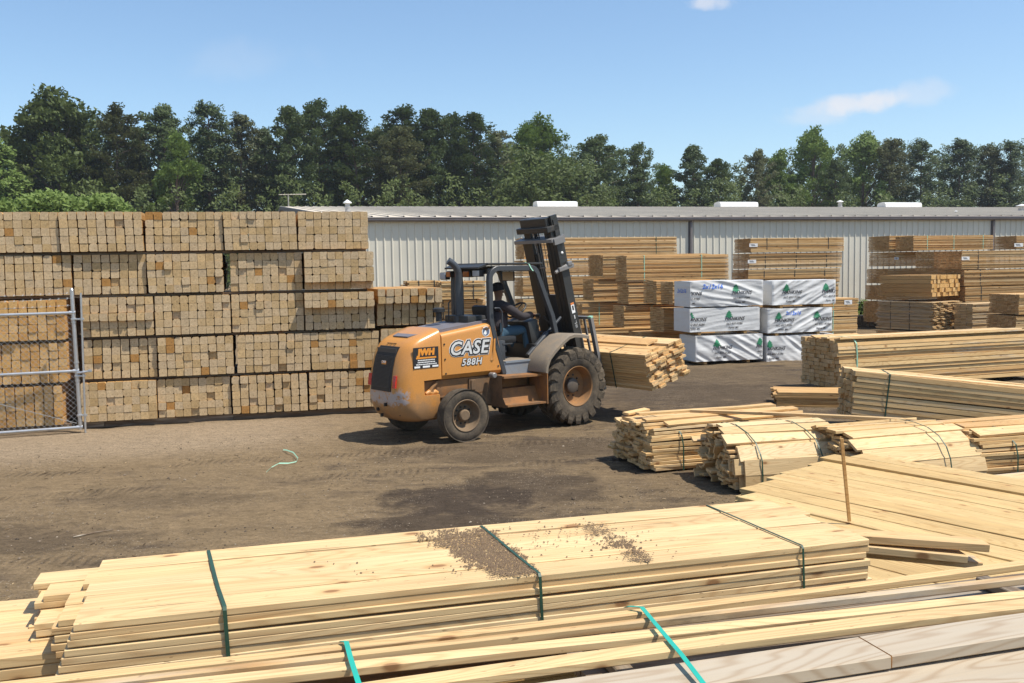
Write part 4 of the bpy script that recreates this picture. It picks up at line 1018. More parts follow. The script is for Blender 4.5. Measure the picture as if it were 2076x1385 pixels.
    for u0, v0, su, sv, n_ in ((1160, 1078, 70, 14, 60), (1080, 1100, 60, 20, 40), (930, 1160, 30, 10, 18), (1240, 1100, 60, 16, 60), (690, 1150, 30, 14, 12), (1100, 1075, 60, 6, 30)):
        for _ in range(n_):
            u, v = r.gauss(u0, su), r.gauss(v0, sv); p = at(u, v, zt+.0038); q = Matrix.Rotation(-rz, 3, 'Z') @ (p-A)
            if .02 < q.y < wd-.02 and .02 < q.x < L-.1: stone(p, r.uniform(.002, .0055))
    d = b.build('spilled_dirt', dm, fix=False); tag(d, 'brown dirt spilled across the top of the large foreground bundle', 'dirt', kind='stuff')
    # --- bundle beneath, carrying three boards that run out to the right
    o2 = lumber('lumber_bundle', (A.x-.02, A.y+.02, z0-.36), rz, 'bundle mostly hidden under the large foreground bundle')
    grid(o2, L-.15, 5, 8, w, t, TT2, .03, .004)
    for (u0, v0, u1, v1, z, th, lab) in ((1600, 1076, 2006, 1104, z0+.02, .04, 'upper of three loose boards sticking out right of the foreground bundle'), (1640, 1096, 1962, 1128, z0-.03, .038, 'middle of three loose boards sticking out right of the foreground bundle'), (1640, 1106, 1992, 1141, z0-.085, .034, 'lowest, dirty board of three sticking out right of the foreground bundle')):
        a = at(u0, v0, z); c = at(u1, v1, z-.085); rr = math.atan2(c.y-a.y, c.x-a.x)
        bo = empty('loose_board', (a.x, a.y, z-th/2), (0, math.atan2(a.z-c.z, (c.xy-a.xy).length), rr)); tag(bo, lab, 'board', 'loose boards beside the foreground bundle'); board(bo, 'timber', (c-a).length, .125, th, (0, .06, 0), mats=ST if 'dirty' in lab else PT2)
    # lowest course down to the ground
    for kk, (zz, lb) in enumerate(((.76, 'second'), (.38, 'third'), (.0, 'lowest'))):
        o3 = lumber('lumber_bundle', (A.x+.1, A.y+.06, zz+(.03 if kk == 2 else 0)), rz, '%s bundle down in the foreground pile, hidden in shade' % lb); grid(o3, L-.2, 5, 10 if kk == 0 else 9, w, t, TT2, .03, .004, skip=lambda j, k: 0 < j < 4 and k < 8)
    # --- low bundle at the left edge
    z1 = 1.36; a = at(133, 1312, z1); rl = rz
    o4 = lumber('lumber_bundle', (a.x-2.2*math.cos(rl), a.y-2.2*math.sin(rl), z1-.24), rl, 'pale bundle of boards cut by the lower left corner of the photo')
    for k in range(6):
        for j in range(5):
            e_ = (.0 if j == 0 else -.06-.012*j) if k > 2 else (.0 if j == 0 else -.05)
            board(o4, BN, 2.2+e_+R.uniform(-.02, .0), .12, .038, (0, (j+.5)*.123-.02, (k+.5)*.039), mats=PT2 if k > 3 else FT2)
    o5 = lumber('lumber_bundle', (a.x-2.1*math.cos(rl), a.y-2.1*math.sin(rl), .0), rl, 'bundles under the pale one at the lower left corner, in shade'); grid(o5, 2.0, 5, 29, .12, .0375, TT2, .02, skip=lambda j, k: 0 < j < 4)
    # --- bundle of long boards along the bottom edge
    zf = 1.42; a0 = at(-260, 1403, zf-.02); a1 = at(2300, 1104, zf-.02); rf = math.atan2(a1.y-a0.y, a1.x-a0.x)
    nf = Vector((-math.sin(rf), math.cos(rf), 0))
    of = lumber('lumber_bundle', (a0.x, a0.y, zf-.04), rf, 'bundle of long dirty boards along the bottom edge, with teal straps')
    iv = Matrix.Rotation(-rf, 3, 'Z')
    def fb(p0, p1, z, w_, t_, mats, nm=BN, roll=0.0, var=None):      # far edge of the upper face from p0 to p1
        a = at(*p0, z); c = at(*p1, z); q0 = iv @ (a-a0); q1 = iv @ (c-a0); ll = (q1-q0).length; yw = math.atan2(q1.y-q0.y, q1.x-q0.x)
        return board(of, nm, ll, w_, t_, (q0.x+math.sin(yw)*w_/2, q0.y-math.cos(yw)*w_/2, z-t_/2-(zf-.04)), (roll, 0, yw), mats, var)
    fb((-200, 1403), (2200, 1118), zf, .045, .027, PT2, var=0)
    fb((-200, 1423), (2200, 1151), zf-.003, .034, .027, ST, var=1)
    fb((-200, 1436), (2200, 1183), zf-.008, .058, .027, FT2, var=2)
    fb((560, 1408), (2200, 1200), zf-.010, .078, .027, PT2, var=3)
    fb((1000, 1396), (1738, 1291), zf-.014, .165, .040, GT, var=0)
    fb((1741, 1290), (2220, 1223), zf-.014, .165, .040, GT, var=1)
    fb((1050, 1452), (2250, 1257), zf-.058, .28, .042, GT, var=2)
    fb((1100, 1530), (2250, 1330), zf-.066, .28, .042, GT, var=3)
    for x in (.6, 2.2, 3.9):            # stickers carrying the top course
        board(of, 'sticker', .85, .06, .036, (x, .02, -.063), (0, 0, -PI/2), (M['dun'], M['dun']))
    for y_ in (.055, -.065, -.185, -.305): board(of, BN, 3.4, .112, .038, (2.1, y_, -.106), (0, 0, 0), (M['dun'], M['dun']), 0, bow=.2)  # dark colour paints the shade seen in the gaps between the front boards
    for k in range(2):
        for j in range(7): board(of, BN, 5.4, .11, .07, (R.uniform(-.2, .2), -.02-.12*j, -.42-.075*k), (0, 0, 0), (M['dun'], M['dun']))  # deep courses coloured dark too, gap shade put into the wood colour
    o7 = lumber('lumber_bundle', (a0.x, a0.y-.02, 0), rf, 'support bundle under the long dirty boards, below the picture'); grid(o7, 5.2, 1, 12, .8, .08, TT2, .02, shift=None); o7.location = (a0.x+math.sin(rf)*.45, a0.y-math.cos(rf)*.9, 0)
    def tstrap(pts, m=M['strap_teal']):
        ws = [iv @ (at(u, v, z)-a0) for u, v, z in pts]
        ws = [Vector((q.x, q.y, pts[i][2]-(zf-.04))) for i, q in enumerate(ws)]
        strap_path(of, ws, m, .016, (1, .0, 0), th=.001)
    tstrap([(692, 1302, zf-.05), (694, 1300, zf+.002), (702, 1301, zf+.006), (711, 1335, zf+.008), (722, 1370, zf+.006), (736, 1412, zf-.005)])
    tstrap([(1268, 1232, zf-.05), (1275, 1229, zf+.002), (1301, 1231, zf+.006), (1330, 1266, zf+.012), (1380, 1325, zf+.012), (1440, 1404, zf+.0)])
make_front()

def make_mid():
    # --- long bundle on the right with a dark left end
    rz = rad(19); e1 = Vector((math.cos(rz), math.sin(rz), 0)); n1 = Vector((-e1.y, e1.x, 0))
    y0 = 19.0; P = at_y(1702, 690, y0); H = P.z-.09
    o = lumber('strapped_lumber_bundle', (P.x, P.y, .09), rz, 'long high board bundle on the right with a dark left end, pale strap')
    r = random.Random(6); nl, nw = 12, 8; t = H/nl
    for k in range(nl):
        for j in range(nw):
            drop = -.03*max(0, 1.2-j)*max(0, k-nl+5) * .5
            a = r.gauss(0, .022) + (.05*math.sin(k*.5) if j == 0 else 0)
            board(o, BN, 5.2-a, .150, t-.007, (a, (j+.5)*.156 + (r.gauss(0, .012) + .012*math.sin(k*1.1) if j == 0 else 0), (k+.5)*t+drop), (r.gauss(0, .02) - (.15 if j == 0 else 0) - (.10 if j == 0 and k > nl-3 else 0), 0, r.gauss(0, .001)), FT2, var=(k+j) % 4, bow=.6)
    board(o, BN, 5.0, .19, .035, (.02, .10, H+.012), (-.18, 0, .0), FT2); board(o, BN, 5.1, .19, .035, (-.05, .42, H+.02), (-.02, 0, .004), PT2); board(o, BN, 1.1, .19, .03, (-.03, .8, H+.02), (.2, 0, -.05), FT2)
    strap_path(o, [(.42, -.012, .0), (.42, -.012, H*.7), (.40, -.012, H-.08), (.36, .06, H+.035), (.30, .4, H+.045), (.28, 1.25, H+.01), (.28, 1.28, 0)], M['strap_pale'], .03)
    for k, x in enumerate((.5, 3.6)):
        q = P + e1*x; t_ = empty('timber', (q.x, q.y, 0), (0, 0, rz+PI/2)); tag(t_, 'timber under the long high bundle on the right, %s one' % ('near its dark end' if k == 0 else 'far'), 'timber', 'timbers under yard bundles'); board(t_, 'beam', 1.2, .09, .085, (0.02, 0, .044), mats=(M['dun'], M['dun']))
    # white pack top seen beyond at the right
    # --- low stub in front of its dark end
    q = at(1640, 826); o = lumber('lumber_bundle', (q.x-.55, q.y+.15, .0), rad(-14), 'low short bundle lying before the dark end of the long bundle')
    grid(o, 1.35, 6, 7, .14, .037, TT2, .035, .01)
    # --- sagging bundle that drops to the right
    P = at_y(1725, 752, 14.9); rz = rad(-11); zt = P.z
    o = lumber('strapped_lumber_bundle', (P.x, P.y, .14), rz, 'sagging bundle of long boards on the right, sloping down to the right', ry=rad(6.0))
    H = zt-.14; nl = 9; t = H/nl; r = random.Random(9)
    for k in range(nl):
        for j in range(5):
            a = r.gauss(0, .025) - (.03*j)
            board(o, BN, 4.4-a, .136, t-.007, (a, (j+.5)*.139, (k+.5)*t), (r.gauss(0, .012) - (.09 if j == 0 else 0), r.gauss(0, .004), r.gauss(0, .002)), FT2, var=r.randrange(4), bow=1.2)
    strap_path(o, [(.50, -.012, -.02), (.50, -.012, H), (.50, .0, H+.006), (.50, .70, H+.006), (.50, .71, -.02)], M['strap_green'], .022)
    for k, x in enumerate((.25,)):
        q = P + Vector((math.cos(rz), math.sin(rz), 0))*x; t_ = empty('timber', (q.x, q.y, 0), (0, 0, rz+PI/2)); tag(t_, 'stacked blocks holding up the left end of the sagging bundle', 'timber', 'timbers under yard bundles')
        for z in (.06,): board(t_, 'block', .72, .12, .10, (.0, 0, z), mats=(M['dun'], M['dun']))
    # --- long bundle far right lying below, white sheet edge
    # --- bundles of short pickets
    def pickets(u, v, rz, L, nw, nl, w, t, label, seed, mats=PT2, jit=.05, roll=.05, lean=None, straps=(), top=None, base=.03, sm='strap_green', crown=.05):
        q = at(u, v); r = random.Random(seed)
        o = lumber('picket_bundle', (q.x, q.y, 0), rz, label, 'board bundle', 'bundles of short boards')
        W_ = nw*(w+.002)
        for k in range(nl):
            for j in range(nw):
                f = (j+.5)/nw; side = abs(f-.5)*2
                if k > nl-2 and side > .82: continue
                inset = .10*(k/nl)**2*(1 if f < .5 else -1)*side
                rl_ = r.gauss(0, roll) + (-.25*(k/nl)**2*(1 if f < .5 else -1) * side if k > nl*.6 else 0)
                a = r.gauss(0, jit)
                board(o, 'picket', L + r.gauss(0, .012), w, t, (a, f*W_+inset*.6+r.gauss(0, .008), base+(k+.5)*(t+.0035) + crown*math.sin(PI*f)*(k/nl)), (rl_, r.gauss(0, .008), r.gauss(0, .018)), mats, bow=.6)
        H = base+nl*(t+.0035)
        if lean:                        # boards slumped on edge along the near side
            for (n_, z_, y_, rl0) in lean:
                for i in range(n_):
                    board(o, 'picket', L + r.gauss(0, .012), w, t, (r.gauss(0, jit*.8), y_-i*(t+.004), z_), (rl0 + r.gauss(0, .06), r.gauss(0, .012), r.gauss(0, .012)), mats, bow=.6)
        for (x, dx) in straps:
            y0 = -.03 - (max((n_ for n_, *_ in lean), default=0)*(t+.004) if lean else 0)
            strap_path(o, [(x+dx, y0, .02), (x+dx, y0, H*.55), (x+dx*.8, y0+.02, H*.80), (x+dx*.5, W_*.16, H+crown*.6+.012), (x, W_*.45, H+crown+.018), (x-dx*.3, W_*.8, H+crown*.7+.012), (x-dx*.4, W_+.02, H*.75), (x-dx*.4, W_+.02, .02)], M[sm], .018)
        for t_ in (top or ()): board(o, 'picket', *t_[:3], t_[3], t_[4], mats, bow=.5)
        return o, H, W_
    pickets(1322, 961, rad(19), 2.35, 8, 14, .138, .036, 'ragged bundle of boards nearest the forklift, with dark straps', 21, FT2, .035, .05, straps=((.35, .08), (1.35, .10)), crown=.03,
            top=((2.3, .13, .030, (.02, .25, .645), (.10, 0, .02)), (2.0, .13, .030, (.1, .60, .67), (-.05, 0, -.05)), (1.6, .13, .030, (.25, .1, .60), (.25, 0, .05)), (.5, .10, .03, (.05, .85, .64), (.1, 0, .5))))
    r = random.Random(31)
    q = at(1497, 1001); rz = rad(12); o = lumber('picket_bundle', (q.x, q.y, 0), rz, 'slumped board bundle with a jumbled left end, wide boards leaning down its side', 'board bundle', 'bundles of short boards')
    w, t, L = .15, .030, 1.40
    for k in range(12):                 # jumbled core
        for j in range(7):
            if k > 9 and (j < 1 or j > 5): continue
            y = .20 + j*.135 + r.gauss(0, .02); z = .035 + k*.047 + r.gauss(0, .005)
            ro = r.gauss(0, .2) if r.random() < .55 else r.choice((-1, 1))*r.uniform(.5, 1.3)
            board(o, 'picket', L + r.gauss(0, .01), w if abs(ro) < .5 else .10, t, (r.gauss(-.02, .05), y, z + .03*math.sin(PI*j/6)), (ro, r.gauss(0, .01), r.gauss(0, .02)), FT2, bow=.4)
    for tier, (z, y, ro, n_) in enumerate(((.10, .0, 1.50, 5), (.285, .02, 1.42, 5), (.43, .09, .98, 3))):     # boards on edge along the side
        for i in range(n_):
            board(o, 'picket', L + r.gauss(0, .008), .182, t, (r.gauss(.0, .03) + (.10, .0, .05)[tier], y + i*.037, z + r.gauss(0, .008) + (.0 if tier < 2 else i*.012)), (ro + r.gauss(0, .025), r.gauss(0, .006), r.gauss(0, .008)), PT2, bow=.3)
    for (l, y, z, ro, x, yw) in ((1.38, .26, .575, .50, -.06, .02), (1.40, .42, .645, .26, -.02, -.02), (1.36, .60, .675, .06, .04, .03), (1.38, .79, .66, -.12, .0, 0), (1.3, .97, .61, -.35, .05, 0)):
        board(o, 'picket', l, .18, t, (x, y, z), (ro, 0, yw), PT2, bow=.3)
    for x, dx in ((.22, .07), (.95, .10)):
        strap_path(o, [(x+dx, -.025, .02), (x+dx, -.022, .19), (x+dx, -.004, .36), (x+dx*.95, .035, .43), (x+dx*.8, .125, .545), (x+dx*.5, .30, .635), (x, .55, .70), (x-dx*.3, .85, .685), (x-dx*.5, 1.08, .55), (x-dx*.5, 1.12, .05)], M['strap_green'], .016)
    # pale bundle : long wide boards shingled down its side
    r = random.Random(33)
    q = at(1752, 1010); rz = rad(16); o = lumber('picket_bundle', (q.x, q.y, 0), rz, 'pale bundle of wide boards behind the upright stick, their right ends stepped', 'board bundle', 'bundles of short boards')
    for k in range(13):
        for j in range(6):
            if k > 9 and (j < 1 or j > 4): continue
            board(o, 'picket', 1.5 + r.gauss(0, .02), .165, t, (r.gauss(0, .05), .22 + j*.155 + r.gauss(0, .015), .04 + k*.043 + .03*math.sin(PI*j/5)), (r.gauss(0, .15), r.gauss(0, .01), r.gauss(0, .03)), FT2, bow=.4)
    for (l, x, y, z, ro, yw, wd) in ((1.56, .06, .02, .09, 1.40, .0, .18), (1.56, .10, .035, .265, 1.25, .01, .19), (1.56, .08, .10, .425, .98, .015, .19), (1.55, .05, .22, .545, .66, .02, .19), (1.54, .0, .38, .625, .36, .03, .19), (1.5, -.02, .56, .66, .16, .02, .19), (1.48, -.05, .74, .665, .02, -.02, .19), (1.44, -.04, .92, .645, -.18, .03, .18), (1.4, -.08, 1.06, .58, -.4, -.03, .18)):
        board(o, 'picket', l, wd, .034, (x + r.gauss(0, .03), y, z), (ro-.16 if y > .1 else ro, 0, yw), PT2, bow=.3)
    for x, dx in ((1.02, .12),):
        strap_path(o, [(x+dx, -.03, .02), (x+dx, -.025, .20), (x+dx*.95, .0, .36), (x+dx*.85, .055, .49), (x+dx*.7, .16, .60), (x+dx*.5, .32, .675), (x+dx*.2, .52, .71), (x, .74, .715), (x-dx*.3, .95, .68), (x-dx*.4, 1.12, .58), (x-dx*.5, 1.18, .05)], M['strap_green'], .016)
    board(o, 'picket', .5, .15, .034, (1.02, -.12, .05), (.1, .12, .9), PT2)
    pickets(1985, 985, rad(14), 2.2, 7, 13, .155, .038, 'dark ended bundle of boards cut by the right edge of the photo', 24, FT2, .04, .05, straps=((.42, .08),), crown=.05,
            top=((2.1, .18, .034, (.05, .15, .585), (.3, 0, .02)), (.40, .12, .034, (-.14, .40, .63), (.5, .1, .9)), (2.0, .19, .034, (.06, .42, .625), (.1, 0, -.02)), (1.6, .18, .034, (.0, .7, .625), (.0, 0, .02))))
    # --- long loose 2x4 across the bundles
    a = at(1400, 836, .66); c = at(1857, 856, .64); bo = empty('loose_board', a, (0, -math.atan2(c.z-a.z, (c.xy-a.xy).length), math.atan2(c.y-a.y, c.x-a.x))); tag(bo, 'long thin pale board lying loose across the board bundles', 'board', 'loose boards in the yard')
    board(bo, 'timber', (c-a).length, .085, .038, (0, 0, .02), mats=PT2)
    # --- deck of wide planks running towards the camera
    zt = .47; rzp = math.atan2(-2.12, 1.57)
    ax = Vector((math.cos(rzp), math.sin(rzp), 0)); px = Vector((-ax.y, ax.x, 0))
    O0 = at(1497, 988, zt); nb = 14; w = .270; t = .040
    o = lumber('plank_pile', (O0.x, O0.y, zt-7*(t+.002)), rzp, 'pile of long wide weathered planks with a thin stick upright on it', 'plank pile')
    ends = [(1690, 1080), (1640, 1062), (1590, 1046), (1540, 1034), (1480, 1024), (1467, 1013), (1497, 990), (1540, 980), (1578, 963), (1590, 955), (1640, 945), (1660, 938), (1722, 921), (1790, 915)]
    iv = Matrix.Rotation(-rzp, 3, 'Z')
    for k in range(7):
        for j in range(nb):
            q = iv @ (at(*ends[j], zt) - O0); x = q.x + (R.gauss(0, .015) if k == 6 else R.gauss(0.0, .05))
            dz = (.03 if j >= 12 else -.012 if j < 5 else 0) if k == 6 else 0
            if k < 6 and 0 < j < nb-1 and k < 4: continue
            board(o, 'plank', 4.9, w, t, (x, (j-6+.5)*(w+.009)-.02, (k+.5)*(t+.002)+dz), (R.gauss(0, .006), 0, R.gauss(0, .003)), DT, var=(j+k) % 4, bow=.6)
    for k in range(2):
        q = O0 + ax*(.5+2.6*k); t_ = empty('timber', (q.x, q.y, 0), (0, 0, rzp+PI/2)); tag(t_, 'timber carrying the wide planks, %s one' % ('upper' if k == 0 else 'lower'), 'timber', 'timbers under yard bundles'); board(t_, 'beam', 3.3, .14, zt-7*(t+.002)-.004, (-1.4, 0, (zt-7*(t+.002))/2), mats=(M['dun'], M['dun']))
    # stick leaning
    b0 = at(1722, 1057, zt+.01); tp = on_plane(1706, 889, b0, (0, 1, 0)); d = tp-b0
    st = empty('stick', b0); tag(st, 'thin brown stick standing upright on the wide planks', 'stick')
    b = MB(); b.tube([(0, 0, 0), d*.5, d], [(.013, .010)]*3, sq=True); b.build('lath', M['tan'], st)
    # --- grey board bundle at the right edge
    q = at(1990, 1010, .38); o = lumber('lumber_bundle', (q.x, q.y, .0), rad(17), 'flat bundle of grey topped boards at the right edge, below the dark ended bundle')
    grid(o, 2.4, 5, 9, .15, .040, FT2, .03, .01, matf=lambda j, k: GT if k == 8 and j < 2 else (ST if k > 6 else TT2))
    # --- pale timber deck far right behind the sagging bundle
    # --- stick and scraps on the dirt
    a, c = at(148, 1089, .012), at(229, 1074, .012); b = MB(); b.tube([(0, 0, 0), (c-a)*.5 + Vector((0, .01, .004)), c-a], [.007, .009, .006], 6); tag(b.build('stick', M['dun'], None, a), 'thin brown stick lying on the gravel behind the foreground bundle', 'stick')
    b = MB(); r = random.Random(77); n_ = 0
    while n_ < 520:
        x, y = r.uniform(-7, 9), 5 + 16*r.random()**1.2
        if y - .27*x > 16.2 or (x > 4 and y < 14): continue
        if mnoise.noise((x*.5, y*.5, 4.4)) < r.uniform(-.3, .3): continue
        l, w_ = r.uniform(.012, .07), r.uniform(.003, .011); q_ = Matrix.Rotation(r.uniform(0, 6.3), 3, 'Z') @ Matrix.Rotation(r.gauss(0, .15), 3, 'Y'); b.ct = r.uniform(.02, .98)
        b.box((x, y, ground_h(x, y)+.005), (l, w_, r.uniform(.002, .006)), R_=q_); n_ += 1
    sm_, g = mat('bark_and_splinters'); ta = g.n('ShaderNodeAttribute', attribute_name='tint'); finish(g, g.ramp(ta.outputs['Fac'], [(0, (.04, .028, .02)), (.6, (.13, .085, .05)), (.85, (.40, .28, .15)), (1, (.60, .45, .26))]), .85, spec=.1)
    tag(b.build('debris', sm_, fix=False), 'bark chips and wood splinters strewn over the yard', 'debris', kind='stuff')
    # --- plastic strip on the dirt
    pts = [(540, 957), (551, 949), (566, 943), (585, 941), (601, 936), (604, 931), (595, 921), (581, 914), (574, 912)]
    ws = [at(u, v, .02) + Vector((0, 0, .025*math.sin(k*.8)**2)) for k, (u, v) in enumerate(pts)]
    b = MB(); b.ribbon(ws, (.15, 1, .35), .028, .001); s = b.build('strap_scrap', M['strap_pale']); tag(s, 'curled scrap of pale green strapping lying on the dirt', 'strap')
make_mid()
# ------------------------------------------------------------------ forklift
TH = rad(39.5); FH = Vector((math.cos(TH), math.sin(TH), 0)); FL = Vector((-math.sin(TH), math.cos(TH), 0))
FO = at(1175, 862) + FL*.92
def fl(u, v, y):                    # local x, z of a sighting on an upright plane of the truck
    q = on_plane(u, v, FO + FL*y, FL) - FO; return q.dot(FH), q.z
def make_forklift():
    T = empty('forklift', FO, (0, 0, TH)); tag(T, 'orange rough terrain forklift with a dark mast driving past the lumber stacks', 'forklift')
    # paints
    om, g = mat('orange_machine_paint'); P = g.n('ShaderNodeTexCoord').outputs['Object']
    n = g.noise(P, 3.5, 6, .65); f = g.noise(P, 38, 4, .7); xyz = g.n('ShaderNodeSeparateXYZ', {0: P})
    low = g.m('SUBTRACT', 1.0, g.sm(xyz.outputs[2], .30, 1.0))
    k = g.sm(g.m('ADD', n, g.m('MULTIPLY', low, .42)), .54, .86)
    c = g.mix(g.m('MULTIPLY', k, .75), (.56, .245, .055), (.28, .17, .085))
    rear = g.m('MULTIPLY', g.sm(g.m('MULTIPLY', xyz.outputs[0], -1.0), 2.98, 3.10), g.m('MULTIPLY', g.sm(xyz.outputs[2], .50, .66), g.m('SUBTRACT', 1.0, g.sm(xyz.outputs[2], .74, .92))))
    scr = g.sm(g.m('ADD', g.noise(P, 16, 5, .7), g.m('MULTIPLY', rear, .22)), .63, .69)
    c = g.mix(g.m('MULTIPLY', scr, rear), c, (.42, .36, .34))
    c = g.mix(1.0, c, g.ramp(f, [(.3, .93), (.7, 1.05)]), 'MULTIPLY')
    finish(g, c, g.m('ADD', .34, g.m('MULTIPLY', k, .4)), f, .06, .002, spec=.5, **{'Coat Weight': .22, 'Coat Roughness': .16})
    dk = paint('dirty_orange_steel', (.31, .13, .032), .65, .9, (.16, .095, .05))
    br = paint('grimy_frame', (.20, .11, .05), .7, .8, (.11, .075, .045))
    gr = paint('dark_grey_paint', (.045, .050, .056), .42, .25, (.16, .13, .10))
    gr2 = paint('blue_grey_panel', (.20, .23, .26), .5, .45, (.24, .19, .13))
    bk = paint('black_mast_steel', (.030, .030, .028), .4, .45, (.10, .075, .05))
    hoodm = paint('grey_hood_panel', (.16, .15, .165), .5, .3, (.22, .17, .12))
    fen = paint('muddy_fender', (.20, .165, .125), .75, .7, (.285, .215, .14))
    tyre = paint('dusty_tyre', (.05, .043, .036), .9, .95, (.15, .118, .082), scale=3, spec=.15)
    rim = paint('muddy_rim', (.34, .15, .04), .7, .95, (.20, .125, .065))
    rim2 = paint('tan_mud_rim', (.17, .11, .06), .75, .9, (.20, .14, .085))
    hub = paint('grey_hub', (.085, .07, .055), .6, .5, (.15, .11, .075))
    chrome = simple('bright_rod', (.62, .62, .62), .2, .9); worn = paint('worn_grey_steel', (.25, .24, .23), .5, .3, (.14, .10, .075), metal=.4)
    black = simple('black_plastic', (.018, .018, .018), .55)
    white = simple('decal_white', (.80, .80, .78), .4); silver = simple('decal_silver', (.62, .62, .60), .35); dblk = simple('decal_black', (.02, .02, .022), .4); dor = simple('decal_orange', (.72, .27, .03), .45)
    hw = .50
    def rr(x0, x1, h, r0, r1, z, n=7, zf=None):       # plan outline, rounded at the rear (x0)
        pts = []
        for cx, cy, r, a0 in ((x1-r1, h-r1, r1, 0), (x0+r0, h-r0, r0, PI/2), (x0+r0, -h+r0, r0, PI), (x1-r1, -h+r1, r1, 1.5*PI)):
            for k in range(n):
                a = a0 + PI/2*k/(n-1); x = cx+r*math.cos(a); y = cy+r*math.sin(a); pts.append((x, y, z + (zf(x) if zf else 0)))
        return pts
    # counterweight and rear hood
    b = MB(); sl = lambda k: (lambda x: k*.19*max(0, x+3.05)/.57)
    secs = [(-2.98, -2.50, .40, .26, .03, .325, 0), (-3.06, -2.49, .46, .27, .03, .36, 0), (-3.14, -2.485, .485, .27, .03, .43, 0), (-3.20, -2.485, .50, .27, .03, .56, 0), (-3.225, -2.485, .50, .26, .03, .70, 0), (-3.225, -2.49, .50, .26, .03, .715, 0),
            (-3.228, -2.76, .50, .26, .02, .722, 0), (-3.225, -2.77, .50, .25, .02, .80, 0), (-3.21, -2.77, .50, .25, .02, .945, 0), (-3.21, -2.455, .50, .25, .015, .95, 0),
            (-3.18, -2.455, .50, .24, .015, 1.12, .1), (-3.13, -2.455, .498, .23, .015, 1.30, .5), (-3.08, -2.455, .492, .22, .015, 1.40, .9), (-3.05, -2.455, .48, .21, .015, 1.445, 1), (-3.00, -2.455, .455, .20, .015, 1.485, 1), (-2.93, -2.455, .41, .18, .015, 1.508, 1), (-2.80, -2.455, .25, .12, .012, 1.52, 1)]
    b.loft([rr(x0, x1, h, r0, r1, z, zf=sl(k)) for x0, x1, h, r0, r1, z, k in secs])
    cw = b.build('counterweight', om, T, auto=32)
    b = MB(); 
    for y in (-.44,): 
        b.cs = True; b.tube([(-2.72, y, .735), (-2.66, y, .76), (-2.60, y, .735), (-2.55, y, .755), (-2.50, y, .735)], [.03, .045, .03, .045, .03], 8)
    b.build('cast_lug', om, cw, auto=50)
    # engine hood
    def sec(xf, zt, hh=hw, z0=.95):
        p = [(-hh+.06, z0-.02), (-hh, z0+.05)]; r = .075
        for k in range(7):
            a = PI - PI/2*k/6; p.append((-hh+r+r*math.cos(a), zt-r+r*math.sin(a)))
        q = [(-y, z) for y, z in p[::-1]]; return [(xf(z), y, z) for y, z in p+q]
    b = MB(); zr, zf_ = 1.635, 1.765
    lp = []
    for s in (0, .25, .5, .75, 1):
        z_ = zr+(zf_-zr)*s; lp.append(sec(lambda z, s=s: -2.445 + s*((-1.22-.255*(z-.95)) + 2.445), z_))
    b.loft(lp); hood = b.build('engine_hood', om, T, auto=32)
    b = MB()
    for (x, z) in ((-2.40, 1.47), (-2.39, 1.24), (-2.38, 1.02), (-1.36, 1.06)): b.lathe([(-hw-.010, .014), (-hw+.01, .014)], 8, Matrix.Translation((x, 0, z)))
    b.build('bolt', black, hood)
    b = MB(); b.cs = False; b.add([(-1.52, -hw-.004, 1.16), (-1.48, -hw-.018, 1.16), (-1.40, -hw-.004, 1.50), (-1.45, -hw-.018, 1.50)], [(0, 1, 3, 2)]); b.add([(-1.48, -hw-.018, 1.16), (-1.44, -hw-.004, 1.18), (-1.38, -hw-.004, 1.5), (-1.45, -hw-.018, 1.5)], [(0, 1, 2, 3)]); b.build('pressing', om, hood, fix=False)
    b = MB(); b.loft([[(-2.86, -.20, 1.585), (-2.86, .20, 1.585), (-2.86, .20, 1.60), (-2.86, -.20, 1.60)], [(-2.5, -.38, 1.60), (-2.5, .40, 1.60), (-2.5, .40, 1.675), (-2.5, -.38, 1.675)], [(-1.45, -.40, 1.72), (-1.45, .40, 1.72), (-1.45, .40, 1.80), (-1.45, -.40, 1.80)]]); b.build('hood_panel', hoodm, T)
    # exhaust
    b = MB(); b.cbox((-1.62, -.0, 1.80), (.36, .62, .13), .02); b.build('exhaust_base', bk, T, auto=40)
    xe, ze = fl(932, 652, .0)
    b = MB(); b.cs = True; X, Y = xe+.0, .0
    b.tube([(X, Y, 1.75), (X, Y, 1.86), (X, Y, 1.87), (X, Y, 2.0), (X, Y, 2.30), (X, Y, 2.50), (X-.015, Y, 2.57), (X-.06, Y+.01, 2.65), (X-.11, Y+.03, 2.70), (X-.165, Y+.05, 2.735)], [.10, .10, .075, .075, .075, .062, .058, .056, .056, .058], 14); b.build('exhaust_stack', gr, T, auto=55)
    b = MB(); b.cs = True; b.lathe([(1.78, .05), (1.92, .05), (1.93, .10), (1.98, .10), (2.0, .06)], 14, Matrix.Translation((X-.32, .12, 0)), 'Z'); b.tube([(X-.14, .1, 1.8), (X-.14, .1, 2.06), (X-.1, .1, 2.1)], .012, 6); b.build('air_precleaner', black, T, auto=45)
    # rear grille on the counterweight
    def rearx(z): 
        zz = [s[5] for s in secs]; 
        for i in range(len(secs)-1):
            if secs[i][5] <= z <= secs[i+1][5]:
                f_ = (z-zz[i])/max(1e-6, zz[i+1]-zz[i]); return secs[i][0]*(1-f_)+secs[i+1][0]*f_
        return secs[0][0]
    b = MB(); zs = [.80+.66*k/12 for k in range(13)]
    b.loft([[(rearx(z)-.012, -.27, z), (rearx(z)-.012, .27, z), (rearx(z)+.03, .27, z), (rearx(z)+.03, -.27, z)] for z in zs]); gl = b.build('rear_grille', black, T)
    b = MB()
    for k in range(26):
        z = .86+.46*k/25; b.box((rearx(z)-.014, 0, z), (.012, .46, .007))
